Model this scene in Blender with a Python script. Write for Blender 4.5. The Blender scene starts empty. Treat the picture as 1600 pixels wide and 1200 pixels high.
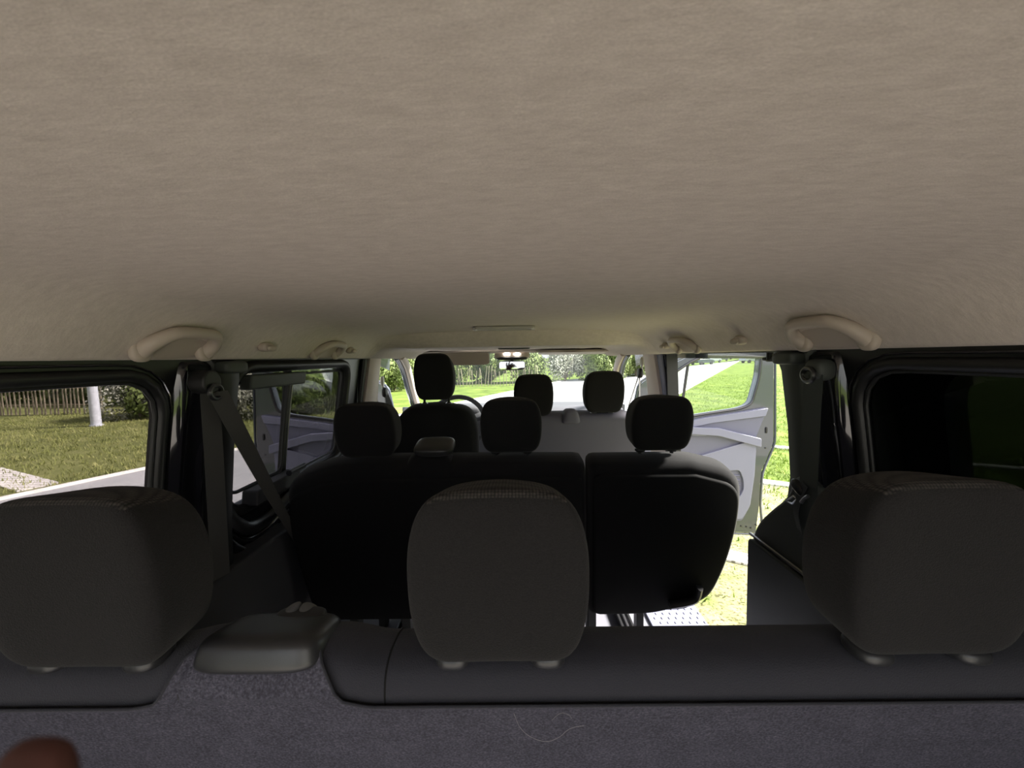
import bpy, bmesh, math, random
import numpy as np
from mathutils import Vector, Matrix
random.seed(7)
rng = np.random.default_rng(11)
COL = bpy.context.scene.collection
PI = math.pi
# ------------------------------------------------------------------ camera
FPX = 615.0
CAM = Vector((0.018, 0.0, 1.26))
_th, _ps, _ro = math.radians(3.9), math.radians(0.47), math.radians(0.9)
cF = Vector((-math.sin(_ps)*math.cos(_th), math.cos(_ps)*math.cos(_th), -math.sin(_th)))
_R0 = Vector((math.cos(_ps), math.sin(_ps), 0.0))
_U0 = _R0.cross(cF)
cR = _R0*math.cos(_ro) - _U0*math.sin(_ro)
cU = _U0*math.cos(_ro) + _R0*math.sin(_ro)
def ray(px, py): return cF*FPX + cR*(px-800.0) + cU*(600.0-py)
def onplane(px, py, p0, n):
    d = ray(px, py); n = Vector(n); t = (Vector(p0)-CAM).dot(n)/d.dot(n)
    return CAM + d*t
def atY(px, py, Y): return onplane(px, py, (0, Y, 0), (0, 1, 0))
def atX(px, py, X): return onplane(px, py, (X, 0, 0), (1, 0, 0))
GZ = -0.55
def atG(px, py, z=GZ): return onplane(px, py, (0, 0, z), (0, 0, 1))
cd = bpy.data.cameras.new('camera'); cam = bpy.data.objects.new('camera', cd); COL.objects.link(cam)
cd.sensor_width = 36.0; cd.lens = 36.0*FPX/1600.0; cd.clip_start = 0.005; cd.clip_end = 1500
m3 = Matrix((cR, cU, -cF)).transposed()
cam.matrix_world = Matrix.Translation(CAM) @ m3.to_4x4()
cd.dof.use_dof = True; cd.dof.focus_distance = 1.1; cd.dof.aperture_fstop = 11.0
bpy.context.scene.camera = cam
# ------------------------------------------------------------------ materials
def new_mat(name):
    m = bpy.data.materials.new(name); m.use_nodes = True
    nt = m.node_tree; b = nt.nodes['Principled BSDF']
    return m, nt, b
def simple(name, col, rough=0.5, metal=0.0, spec=0.5, bump=0.0, bscale=400.0, coat=0.0, vary=0.0, vscale=8.0, sheen=0.0):
    m, nt, b = new_mat(name)
    b.inputs['Base Color'].default_value = (*col, 1); b.inputs['Roughness'].default_value = rough
    b.inputs['Metallic'].default_value = metal; b.inputs['Specular IOR Level'].default_value = spec
    b.inputs['Coat Weight'].default_value = coat
    b.inputs['Sheen Weight'].default_value = sheen
    tc = nt.nodes.new('ShaderNodeTexCoord')
    if bump > 0:
        n = nt.nodes.new('ShaderNodeTexNoise'); n.inputs['Scale'].default_value = bscale; n.inputs['Detail'].default_value = 3
        nt.links.new(tc.outputs['Object'], n.inputs['Vector'])
        bp = nt.nodes.new('ShaderNodeBump'); bp.inputs['Strength'].default_value = bump; bp.inputs['Distance'].default_value = 0.002
        nt.links.new(n.outputs['Fac'], bp.inputs['Height']); nt.links.new(bp.outputs['Normal'], b.inputs['Normal'])
    if vary > 0:
        n2 = nt.nodes.new('ShaderNodeTexNoise'); n2.inputs['Scale'].default_value = vscale; n2.inputs['Detail'].default_value = 5
        nt.links.new(tc.outputs['Object'], n2.inputs['Vector'])
        r = nt.nodes.new('ShaderNodeValToRGB')
        r.color_ramp.elements[0].position = 0.3; r.color_ramp.elements[1].position = 0.7
        r.color_ramp.elements[0].color = (*[c*(1-vary) for c in col], 1); r.color_ramp.elements[1].color = (*[min(1, c*(1+vary)) for c in col], 1)
        nt.links.new(n2.outputs['Fac'], r.inputs['Fac']); nt.links.new(r.outputs['Color'], b.inputs['Base Color'])
    return m
def glass(name, tint, rough=0.0, ior=1.45):
    m = bpy.data.materials.new(name); m.use_nodes = True; nt = m.node_tree; nt.nodes.clear()
    o = nt.nodes.new('ShaderNodeOutputMaterial'); mx = nt.nodes.new('ShaderNodeMixShader')
    t = nt.nodes.new('ShaderNodeBsdfTransparent'); g = nt.nodes.new('ShaderNodeBsdfGlossy'); f = nt.nodes.new('ShaderNodeLayerWeight'); pw = nt.nodes.new('ShaderNodeMath'); pw.operation = 'POWER'; ma = nt.nodes.new('ShaderNodeMath'); ma.operation = 'MULTIPLY_ADD'
    f.inputs['Blend'].default_value = 0.5; pw.inputs[1].default_value = 5.0; F0 = ((ior-1)/(ior+1))**2; ma.inputs[1].default_value = 1-F0; ma.inputs[2].default_value = F0
    nt.links.new(f.outputs['Facing'], pw.inputs[0]); nt.links.new(pw.outputs[0], ma.inputs[0])
    t.inputs['Color'].default_value = (*[c**0.5 for c in tint], 1); g.inputs['Roughness'].default_value = rough
    g.inputs['Color'].default_value = (0.9, 0.95, 1, 1)
    nt.links.new(ma.outputs[0], mx.inputs[0]); nt.links.new(t.outputs[0], mx.inputs[1]); nt.links.new(g.outputs[0], mx.inputs[2]); nt.links.new(mx.outputs[0], o.inputs[0])
    return m
def emit(name, col, s):
    m, nt, b = new_mat(name); b.inputs['Base Color'].default_value = (*col, 1)
    b.inputs['Emission Color'].default_value = (*col, 1); b.inputs['Emission Strength'].default_value = s
    return m
def ramp_mat(name, scale, stops, rough=0.9, bump=0.5, bdist=0.01, detail=6, stretch=(1, 1, 1), scale2=None, stops2=None, mixf=0.5, spec=0.2):
    m, nt, b = new_mat(name); b.inputs['Roughness'].default_value = rough; b.inputs['Specular IOR Level'].default_value = spec
    tc = nt.nodes.new('ShaderNodeTexCoord'); mp = nt.nodes.new('ShaderNodeMapping'); mp.inputs['Scale'].default_value = stretch
    nt.links.new(tc.outputs['Object'], mp.inputs['Vector'])
    def one(sc, st):
        n = nt.nodes.new('ShaderNodeTexNoise'); n.inputs['Scale'].default_value = sc; n.inputs['Detail'].default_value = detail; n.inputs['Roughness'].default_value = 0.65
        nt.links.new(mp.outputs['Vector'], n.inputs['Vector'])
        r = nt.nodes.new('ShaderNodeValToRGB'); cr = r.color_ramp
        while len(cr.elements) < len(st): cr.elements.new(0.5)
        for e, (p, c) in zip(cr.elements, st): e.position = p; e.color = (*c, 1)
        nt.links.new(n.outputs['Fac'], r.inputs['Fac']); return n, r
    n, r = one(scale, stops)
    out = r.outputs['Color']
    if scale2:
        n2, r2 = one(scale2, stops2)
        mx = nt.nodes.new('ShaderNodeMix'); mx.data_type = 'RGBA'; mx.blend_type = 'MULTIPLY'; mx.inputs[0].default_value = mixf
        nt.links.new(out, mx.inputs[6]); nt.links.new(r2.outputs['Color'], mx.inputs[7]); out = mx.outputs[2]
    nt.links.new(out, b.inputs['Base Color'])
    bp = nt.nodes.new('ShaderNodeBump'); bp.inputs['Strength'].default_value = bump; bp.inputs['Distance'].default_value = bdist
    nt.links.new(n.outputs['Fac'], bp.inputs['Height']); nt.links.new(bp.outputs['Normal'], b.inputs['Normal'])
    return m
M = {}
M['headliner'] = ramp_mat('headliner_felt', 40, [(0.25, (0.595, 0.522, 0.466)), (0.75, (0.735, 0.652, 0.585))], 0.95, 0.5, 0.0015, 10, (1, 2.2, 1), 700, [(0.3, (0.62, 0.62, 0.62)), (0.7, (1, 1, 1))], 0.8)
M['beige'] = simple('beige_trim_plastic', (0.43, 0.365, 0.31), 0.55, bump=0.12, bscale=900)
M['pillar_beige'] = simple('pale_pillar_trim', (0.62, 0.53, 0.48), 0.6, bump=0.08, bscale=900)
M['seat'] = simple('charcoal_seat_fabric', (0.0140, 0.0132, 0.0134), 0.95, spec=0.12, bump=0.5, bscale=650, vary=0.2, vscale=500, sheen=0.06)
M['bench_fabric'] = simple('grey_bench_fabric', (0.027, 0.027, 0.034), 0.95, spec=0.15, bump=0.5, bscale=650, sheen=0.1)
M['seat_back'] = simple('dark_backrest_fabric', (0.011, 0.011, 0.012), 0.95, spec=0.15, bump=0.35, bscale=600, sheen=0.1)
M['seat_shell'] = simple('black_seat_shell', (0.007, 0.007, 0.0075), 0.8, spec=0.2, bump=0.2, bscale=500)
M['bench_grey'] = simple('grey_bench_back', (0.13, 0.125, 0.15), 0.8, spec=0.3, bump=0.2, bscale=500)
M['carpet'] = ramp_mat('bench_back_carpet', 330, [(0.25, (0.030, 0.029, 0.040)), (0.5, (0.075, 0.072, 0.095)), (0.8, (0.17, 0.165, 0.21))], 1.0, 1.0, 0.004, 4, (1, 1, 1), 22, [(0.3, (0.72, 0.72, 0.72)), (0.7, (1, 1, 1))], 0.8)
M['plastic'] = simple('dark_grey_plastic', (0.022, 0.022, 0.024), 0.32, bump=0.12, bscale=1100)
M['trim_grey'] = simple('grey_side_trim', (0.045, 0.045, 0.05), 0.6, bump=0.25, bscale=700)
M['black'] = simple('black_plastic', (0.012, 0.012, 0.013), 0.5, bump=0.1, bscale=900)
M['greenish'] = simple('pillar_cover_plastic', (0.05, 0.056, 0.052), 0.55, bump=0.15, bscale=800)
M['gloss'] = simple('gloss_black_paint', (0.012, 0.012, 0.016), 0.12, coat=1.0)
M['body_black'] = simple('satin_black_body', (0.010, 0.010, 0.012), 0.38)
M['rubber'] = simple('black_rubber', (0.010, 0.010, 0.011), 0.45, bump=0.1, bscale=300)
M['steel'] = simple('bare_steel', (0.55, 0.55, 0.57), 0.28, metal=1.0)
M['dark_steel'] = simple('dark_steel', (0.09, 0.09, 0.095), 0.3, metal=0.8)
M['belt'] = simple('seat_belt_webbing', (0.060, 0.058, 0.056), 0.75, bump=0.8, bscale=1500)
M['belt_light'] = simple('belt_webbing_grey', (0.09, 0.088, 0.085), 0.7, bump=0.8, bscale=1500)
M['lilac'] = simple('grey_door_plastic', (0.140, 0.144, 0.205), 0.5, bump=0.12, bscale=700)
M['lilac_light'] = simple('pale_door_plastic', (0.215, 0.222, 0.305), 0.45, bump=0.1, bscale=700)
M['paint'] = simple('grey_blue_metallic_paint', (0.075, 0.085, 0.105), 0.22, metal=0.4, coat=1.0)
M['floor'] = simple('grey_vinyl_floor', (0.19, 0.19, 0.225), 0.5, bump=0.3, bscale=500)
M['dash'] = simple('dashboard_plastic', (0.10, 0.10, 0.115), 0.6, bump=0.2, bscale=500)
M['clear'] = glass('clear_window_glass', (0.74, 0.80, 0.74))
M['tint'] = glass('tinted_window_glass', (0.235, 0.215, 0.22), ior=1.5)
M['tint_door'] = glass('shaded_tint_door_glass', (0.175, 0.165, 0.17))  # real tint, deepened: shade on the driver's door beyond is put into it
M['meadow'] = ramp_mat('dry_meadow', 1.1, [(0.28, (0.095, 0.11, 0.035)), (0.48, (0.17, 0.185, 0.065)), (0.66, (0.26, 0.265, 0.11)), (0.85, (0.38, 0.35, 0.19))], 0.95, 0.9, 0.05, 10, (1, 1, 1), 26, [(0.32, (0.42, 0.45, 0.35)), (0.62, (1, 1, 1))], 0.85)
M['blade_dry'] = ramp_mat('dry_grass_blade', 3.0, [(0.3, (0.11, 0.13, 0.035)), (0.5, (0.22, 0.245, 0.08)), (0.75, (0.42, 0.40, 0.19))], 0.6, 0.0, 0.01, 4)
M['privacy'] = glass('privacy_window_glass', (0.06, 0.065, 0.06), ior=1.4)
M['chrome'] = simple('chrome', (0.8, 0.8, 0.8), 0.08, metal=1.0)
M['mirror'] = simple('mirror_glass', (0.85, 0.87, 0.9), 0.03, metal=1.0)
M['lamp_on'] = emit('lit_lamp_lens', (1.0, 0.97, 0.92), 7.0)
M['lens'] = simple('lamp_lens_plastic', (0.42, 0.40, 0.36), 0.2)
M['skin'] = simple('shaded_skin', (0.050, 0.0125, 0.008), 1.0, spec=0.02, bump=0.3, bscale=300)  # backlit shade of the fingertip is put into skin and nail colour
M['nail'] = simple('finger_nail', (0.05, 0.0125, 0.008), 0.9)
M['sleeve'] = simple('dark_sleeve_cloth', (0.03, 0.03, 0.04), 0.9, bump=0.5, bscale=300)
M['hair'] = simple('pale_hair', (0.28, 0.27, 0.27), 0.4)
# weave: cells of a knitted mesh
def weave():
    m, nt, b = new_mat('knitted_mesh_fabric'); b.inputs['Roughness'].default_value = 0.9; b.inputs['Specular IOR Level'].default_value = 0.25
    tc = nt.nodes.new('ShaderNodeTexCoord'); mp = nt.nodes.new('ShaderNodeMapping'); mp.inputs['Scale'].default_value = (1, 0.8, 0.8); mp.inputs['Rotation'].default_value = (0, 0, 0.0)
    v = nt.nodes.new('ShaderNodeTexVoronoi'); v.inputs['Scale'].default_value = 270; v.inputs['Randomness'].default_value = 0.12
    nt.links.new(tc.outputs['Object'], mp.inputs['Vector']); nt.links.new(mp.outputs['Vector'], v.inputs['Vector'])
    r = nt.nodes.new('ShaderNodeValToRGB'); r.color_ramp.elements[0].position = 0.2; r.color_ramp.elements[1].position = 0.65
    r.color_ramp.elements[0].color = (0.060, 0.053, 0.048, 1); r.color_ramp.elements[1].color = (0.010, 0.010, 0.010, 1)
    nt.links.new(v.outputs['Distance'], r.inputs['Fac']); nt.links.new(r.outputs['Color'], b.inputs['Base Color'])
    bp = nt.nodes.new('ShaderNodeBump'); bp.inputs['Strength'].default_value = 0.8; bp.inputs['Distance'].default_value = 0.002; bp.invert = True
    nt.links.new(v.outputs['Distance'], bp.inputs['Height']); nt.links.new(bp.outputs['Normal'], b.inputs['Normal'])
    return m
M['weave'] = weave()
M['lawn'] = ramp_mat('lawn_ground', 1.1, [(0.28, (0.060, 0.09, 0.014)), (0.48, (0.115, 0.17, 0.026)), (0.66, (0.20, 0.26, 0.05)), (0.85, (0.33, 0.34, 0.115))], 0.95, 0.9, 0.05, 10, (1, 1, 1), 26, [(0.32, (0.42, 0.45, 0.35)), (0.62, (1, 1, 1))], 0.85)
M['litter'] = ramp_mat('worn_gravelly_turf', 3.0, [(0.3, (0.14, 0.20, 0.045)), (0.5, (0.25, 0.25, 0.12)), (0.7, (0.32, 0.27, 0.19))], 0.95, 1.0, 0.03, 9, (1, 1, 1), 42, [(0.36, (0.16, 0.13, 0.12)), (0.52, (1, 1, 1))], 0.9)
M['asphalt'] = ramp_mat('pale_asphalt', 2.0, [(0.3, (0.35, 0.36, 0.375)), (0.7, (0.42, 0.425, 0.44))], 0.85, 0.5, 0.01, 9, (1, 1, 1), 120, [(0.3, (0.8, 0.8, 0.8)), (0.7, (1, 1, 1))], 0.8)
M['kerb'] = simple('white_concrete_kerb', (0.72, 0.71, 0.68), 0.9, bump=0.5, bscale=60, vary=0.1, vscale=9)
M['bounce_ground'] = ramp_mat('pale_bounce_ground', 1.5, [(0.3, (0.27, 0.25, 0.23)), (0.7, (0.33, 0.31, 0.285))], 0.9, 0.3, 0.01)
def pavers():
    m, nt, b = new_mat('pale_paving_stones'); b.inputs['Roughness'].default_value = 0.9
    tc = nt.nodes.new('ShaderNodeTexCoord')
    br = nt.nodes.new('ShaderNodeTexBrick'); br.inputs['Scale'].default_value = 2.2; br.inputs['Mortar Size'].default_value = 0.018
    br.inputs['Color1'].default_value = (0.62, 0.60, 0.60, 1); br.inputs['Color2'].default_value = (0.74, 0.72, 0.70, 1); br.inputs['Mortar'].default_value = (0.25, 0.24, 0.2, 1)
    nt.links.new(tc.outputs['Object'], br.inputs['Vector']); nt.links.new(br.outputs['Color'], b.inputs['Base Color'])
    return m
M['pavers'] = pavers()
M['leaf_dark'] = ramp_mat('hedge_leaf', 2.5, [(0.25, (0.05, 0.075, 0.025)), (0.5, (0.12, 0.16, 0.05)), (0.8, (0.26, 0.31, 0.11))], 0.6, 0.0, 0.01, 5)
M['leaf_pale'] = ramp_mat('silvery_leaf', 2.5, [(0.25, (0.13, 0.14, 0.10)), (0.5, (0.30, 0.31, 0.26)), (0.8, (0.52, 0.52, 0.48))], 0.6, 0.0, 0.01, 5)
M['blade'] = ramp_mat('grass_blade', 3.0, [(0.3, (0.12, 0.19, 0.025)), (0.5, (0.22, 0.32, 0.045)), (0.75, (0.42, 0.47, 0.13))], 0.6, 0.0, 0.01, 4)
M['twig'] = simple('weathered_stake', (0.30, 0.26, 0.20), 0.9, vary=0.25, vscale=3)
M['wood'] = simple('grey_wood', (0.16, 0.13, 0.10), 0.9, vary=0.3, vscale=4)
M['pole'] = simple('galvanised_pole', (0.50, 0.53, 0.60), 0.5, vary=0.12, vscale=10)
M['car_dark'] = simple('dark_car_paint', (0.03, 0.04, 0.06), 0.2, coat=1.0)
M['car_silver'] = simple('silver_car_paint', (0.35, 0.38, 0.42), 0.25, metal=0.5, coat=1.0)
M['car_glass'] = simple('car_window', (0.02, 0.025, 0.03), 0.08)
# ------------------------------------------------------------------ mesh builder
class MB:
    def __init__(s): s.v = []; s.f = []; s.m = []
    def add(s, vs, fs, mi=0, xf=None):
        b = len(s.v)
        s.v += [Vector(v) if xf is None else xf(Vector(v)) for v in vs]
        s.f += [tuple(i+b for i in f) for f in fs]; s.m += [mi]*len(fs)
        return s
    def build(s, name, mats, parent=None, loc=None, bevel=0.0, sharp=40, subd=0, recalc=True):
        if not isinstance(mats, (list, tuple)): mats = [mats]
        if parent is None:
            if loc is None:
                xs = np.array([tuple(v) for v in s.v]); loc = Vector(((xs[:, 0].min()+xs[:, 0].max())/2, (xs[:, 1].min()+xs[:, 1].max())/2, xs[:, 2].min()))
            org = Vector(loc); l = org
        else:
            org = worldloc(parent); l = Vector((0, 0, 0))
            if loc is not None: l = Vector(loc)-org; org = Vector(loc)
        me = bpy.data.meshes.new(name)
        me.from_pydata([tuple(v-org) for v in s.v], [], s.f)
        for k in mats: me.materials.append(k)
        me.polygons.foreach_set('material_index', s.m)
        if recalc:
            bm = bmesh.new(); bm.from_mesh(me); bmesh.ops.remove_doubles(bm, verts=bm.verts, dist=1e-6)
            bmesh.ops.recalc_face_normals(bm, faces=bm.faces); bm.to_mesh(me); bm.free()
        me.polygons.foreach_set('use_smooth', [True]*len(me.polygons))
        try: me.set_sharp_from_angle(angle=math.radians(sharp))
        except Exception: pass
        o = bpy.data.objects.new(name, me); COL.objects.link(o); o.location = l
        if parent is not None: o.parent = parent
        if bevel > 0:
            md = o.modifiers.new('bevel', 'BEVEL'); md.width = bevel; md.segments = 3; md.limit_method = 'ANGLE'; md.angle_limit = math.radians(35)
        if subd:
            md = o.modifiers.new('subd', 'SUBSURF'); md.levels = subd; md.render_levels = subd
        return o
def worldloc(o):
    l = Vector(o.location)
    while o.parent is not None: o = o.parent; l += Vector(o.location)
    return l
def tag(o, label=None, cat=None, group=None, kind=None):
    if label: o['label'] = label
    if cat: o['category'] = cat
    if group: o['group'] = group
    if kind: o['kind'] = kind
    return o
def thing(name, loc, label, cat, group=None, kind=None):
    o = bpy.data.objects.new(name, None); COL.objects.link(o); o.location = loc; o.empty_display_size = 0.05
    return tag(o, label, cat, group, kind)
def dup(root, loc, label=None, group=None, rotz=None, scale=None):
    r = root.copy(); COL.objects.link(r); r.location = loc
    if rotz is not None: r.rotation_euler = (0, 0, rotz)
    if scale is not None: r.scale = scale
    if label: r['label'] = label
    if group: r['group'] = group
    for ch in list(root.children):
        c = ch.copy(); COL.objects.link(c); c.parent = r
        for g in list(ch.children):
            d = g.copy(); COL.objects.link(d); d.parent = c
    return r
def struct(o, label=None):
    o['kind'] = 'structure'
    if label: o['label'] = label
    return o
# ---- shapes
def box(mb, c, s, mi=0, xf=None, R=None):
    vs = []
    for x in (-.5, .5):
        for y in (-.5, .5):
            for z in (-.5, .5):
                p = Vector((x*s[0], y*s[1], z*s[2]))
                if R is not None: p = R @ p
                vs.append(Vector(c)+p)
    fs = [(0, 1, 3, 2), (4, 6, 7, 5), (0, 4, 5, 1), (2, 3, 7, 6), (0, 2, 6, 4), (1, 5, 7, 3)]
    return mb.add(vs, fs, mi, xf)
_sph = {}
def cubesphere(n):
    if n in _sph: return _sph[n]
    bm = bmesh.new(); bmesh.ops.create_cube(bm, size=2.0)
    bmesh.ops.subdivide_edges(bm, edges=bm.edges, cuts=n, use_grid_fill=True)
    vs = [v.co.copy() for v in bm.verts]; bm.verts.index_update(); fs = [tuple(v.index for v in f.verts) for f in bm.faces]; bm.free()
    _sph[n] = (vs, fs); return _sph[n]
def rbox(mb, c, s, p=5.0, n=9, deform=None, mi=0, R=None, xf=None, mfun=None, mcube=None):
    """rounded solid: a super-ellipsoid of full size s, shaped further by deform(unit point)"""
    vs, fs = cubesphere(n); out = []
    for v in vs:
        w = Vector((math.copysign(math.sin(abs(v.x)*PI/4)/math.sin(PI/4), v.x), math.copysign(math.sin(abs(v.y)*PI/4)/math.sin(PI/4), v.y), math.copysign(math.sin(abs(v.z)*PI/4)/math.sin(PI/4), v.z)))
        k = (abs(w.x)**p+abs(w.y)**p+abs(w.z)**p)**(-1/p)
        u = w*k
        if deform: u = deform(u)
        q = Vector((u.x*s[0]/2, u.y*s[1]/2, u.z*s[2]/2))
        if R is not None: q = R @ q
        out.append(Vector(c)+q)
    if mcube:
        b = len(mb.v); mb.v += out
        for f in fs: mb.f.append(tuple(i+b for i in f)); mb.m.append(mcube(sum((vs[i] for i in f), Vector())/len(f)))
    elif mfun is None: mb.add(out, fs, mi, xf)
    else:
        b = len(mb.v); mb.v += [o if xf is None else xf(o) for o in out]
        for f in fs:
            cc = sum((out[i] for i in f), Vector())/len(f)
            mb.f.append(tuple(i+b for i in f)); mb.m.append(mfun(cc))
    return mb
def smooth_path(pts, k=6, closed=False):
    P = [Vector(p) for p in pts]; n = len(P); out = []
    rngi = range(n) if closed else range(n-1)
    for i in rngi:
        p1, p2 = P[i], P[(i+1) % n]
        p0 = P[i-1] if (i > 0 or closed) else p1; p3 = P[(i+2) % n] if (i+2 < n or closed) else p2
        for j in range(k):
            t = j/k
            out.append(0.5*((2*p1)+(-p0+p2)*t+(2*p0-5*p1+4*p2-p3)*t*t+(-p0+3*p1-3*p2+p3)*t**3))
    if not closed: out.append(P[-1])
    return out
def tube(mb, pts, r, seg=10, closed=False, mi=0, flat=1.0, up=None, rr=None, xf=None, caps=True):
    P = [Vector(p) for p in pts]; n = len(P); rings = []
    up = Vector(up) if up else None; prev = None
    for i, p in enumerate(P):
        a = P[(i-1) % n] if (closed or i > 0) else p; b = P[(i+1) % n] if (closed or i < n-1) else p
        t = (b-a); t = t.normalized() if t.length > 1e-9 else Vector((0, 0, 1))
        if up is not None: u = (up - t*up.dot(t))
        elif prev is not None: u = prev - t*prev.dot(t)
        else: u = Vector((0, 0, 1)).cross(t) if abs(t.z) < 0.9 else Vector((1, 0, 0)).cross(t)
        if u.length < 1e-6: u = Vector((1, 0, 0))
        u.normalize(); prev = u; w = t.cross(u)
        R_ = r if rr is None else rr(i/(n-1 if n > 1 else 1))
        rings.append([p + u*(math.cos(2*PI*k/seg)*R_*flat) + w*(math.sin(2*PI*k/seg)*R_) for k in range(seg)])
    vs = [v for rg in rings for v in rg]; fs = []
    for i in range(n if closed else n-1):
        for k in range(seg):
            a = i*seg+k; b = i*seg+(k+1) % seg; c = ((i+1) % n)*seg+(k+1) % seg; d = ((i+1) % n)*seg+k
            fs.append((a, b, c, d))
    if not closed and caps: fs.append(tuple(range(seg))[::-1]); fs.append(tuple((n-1)*seg+k for k in range(seg)))
    return mb.add(vs, fs, mi, xf)
def resample(pts, N, closed=True):
    P = [Vector(p) for p in pts]
    if closed: P = P+[P[0]]
    L = [0]
    for a, b in zip(P, P[1:]): L.append(L[-1]+(b-a).length)
    out = []; j = 0
    M_ = N if closed else N-1
    for i in range(N):
        t = L[-1]*i/M_
        while j < len(L)-2 and L[j+1] < t: j += 1
        d = L[j+1]-L[j]; out.append(P[j].lerp(P[j+1], 0 if d < 1e-12 else min(1, (t-L[j])/d)))
    return out
def rrect(x0, x1, y0, y1, r, k=6):
    """rounded rectangle outline, counter-clockwise, 2D; r may be 4 radii (x1y1, x0y1, x0y0, x1y0)"""
    if not isinstance(r, (list, tuple)): r = [r]*4
    out = []
    for (cx, cy, a0, rr_) in ((x1-r[0], y1-r[0], 0, r[0]), (x0+r[1], y1-r[1], 90, r[1]), (x0+r[2], y0+r[2], 180, r[2]), (x1-r[3], y0+r[3], 270, r[3])):
        for i in range(k+1):
            a = math.radians(a0+90*i/k); out.append(Vector((cx+rr_*math.cos(a), cy+rr_*math.sin(a), 0)))
    return out
def round_poly(pts, r, k=5):
    """2D polygon with rounded corners"""
    P = [Vector((p[0], p[1], 0)) for p in pts]; n = len(P); out = []
    for i in range(n):
        a, b, c = P[i-1], P[i], P[(i+1) % n]; rr_ = r[i] if isinstance(r, (list, tuple)) else r
        d1 = (a-b); d2 = (c-b); l = min(rr_, d1.length*0.48, d2.length*0.48)
        s = b+d1.normalized()*l; e = b+d2.normalized()*l
        for j in range(k+1):
            t = j/k; out.append(s*(1-t)**2+b*2*t*(1-t)+e*t*t)
    return out
def plate(mb, outline, f0, f1, mi=0, xf=None):
    """solid between two maps of one 2D outline (f0/f1: 2D point -> 3D)"""
    n = len(outline); vs = [f0(p) for p in outline]+[f1(p) for p in outline]
    fs = [tuple(range(n))[::-1], tuple(range(n, 2*n))]+[(i, (i+1) % n, n+(i+1) % n, n+i) for i in range(n)]
    return mb.add(vs, fs, mi, xf)
def ringplate(mb, outer, inner, f0, f1, mi=0, N=96, xf=None):
    """solid frame between an outer and an inner 2D outline"""
    inn = resample(inner, N); c = sum(inn, Vector())/N
    o = [Vector((p[0], p[1], 0)) for p in outer]; m = len(o); out = []
    for p in inn:
        d = (p-c); best = None
        for i in range(m):
            a, b = o[i], o[(i+1) % m]; e = b-a
            den = d.x*e.y-d.y*e.x
            if abs(den) < 1e-12: continue
            t = ((a.x-c.x)*e.y-(a.y-c.y)*e.x)/den; s = ((a.x-c.x)*d.y-(a.y-c.y)*d.x)/den
            if t > 0 and -1e-6 <= s <= 1+1e-6 and (best is None or t < best): best = t
        out.append(c+d*(best if best else 1))
    if m <= 12:
        for q in o:
            j = min(range(N), key=lambda i: (out[i]-q).length); out[j] = q.copy()
    vs = [f0(p) for p in out]+[f0(p) for p in inn]+[f1(p) for p in out]+[f1(p) for p in inn]; fs = []
    for i in range(N):
        j = (i+1) % N
        fs += [(i, j, N+j, N+i), (2*N+i, 3*N+i, 3*N+j, 2*N+j), (i, 2*N+i, 2*N+j, j), (N+i, N+j, 3*N+j, 3*N+i)]
    return mb.add(vs, fs, mi, xf)
def puffy(mb, outline, O, U, V, W, th, r, bulge_f=0.0, bulge_b=0.0, N=96, mi=0, mi_back=None, rings=7):
    """upholstered slab: outline in (U,W) about O, thickness th along V (V points to the front)"""
    o = resample(outline, N); c = sum(o, Vector())/N
    area = sum(o[i].x*o[(i+1) % N].y-o[(i+1) % N].x*o[i].y for i in range(N))
    sg = 1 if area > 0 else -1
    nrm = []
    for i in range(N):
        t = (o[(i+1) % N]-o[i-1]).normalized(); nrm.append(Vector((-t.y, t.x, 0))*sg)
    O, U, V, W = Vector(O), Vector(U), Vector(V), Vector(W)
    loops = []
    def lp(off, d, scale=1.0, fac=0.0):
        L = []
        for i in range(N):
            p = o[i]+nrm[i]*off; p = c+(p-c)*scale
            L.append(O+U*p.x+W*p.y+V*(d))
        loops.append(L)
    K = 5
    caps = [1.0, 0.93, 0.82, 0.66, 0.48, 0.28, 0.1]
    for s in reversed(caps): lp(r, -th/2-bulge_b*(1-s**2.2), s)
    for k in range(1, 2*K):
        a = -PI/2+PI*k/(2*K); y = math.sin(a); lp(r*(1-math.cos(a)), (th/2-r)*(1 if y > 0 else -1 if y < 0 else 0)+r*y)
    for s in caps: lp(r, th/2+bulge_f*(1-s**2.2), s)
    vs = [v for L in loops for v in L]; n = len(loops); b0 = len(vs)
    vs.append(sum(loops[0], Vector())/N); vs.append(sum(loops[-1], Vector())/N)
    fs = []; back = []
    for j in range(n-1):
        for i in range(N):
            fs.append((j*N+i, j*N+(i+1) % N, (j+1)*N+(i+1) % N, (j+1)*N+i))
    for i in range(N):
        fs.append((b0, (i+1) % N, i)); fs.append((b0+1, (n-1)*N+i, (n-1)*N+(i+1) % N))
    return mb.add(vs, fs, mi)
def loft(mb, secs, mi=0, closed=False, caps=False, xf=None):
    n = len(secs[0]); vs = [v for s in secs for v in s]; fs = []
    for j in range(len(secs)-1):
        for i in range(n if closed else n-1):
            fs.append((j*n+i, j*n+(i+1) % n, (j+1)*n+(i+1) % n, (j+1)*n+i))
    if caps: fs.append(tuple(range(n))[::-1]); fs.append(tuple((len(secs)-1)*n+i for i in range(n)))
    return mb.add(vs, fs, mi, xf)
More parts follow.
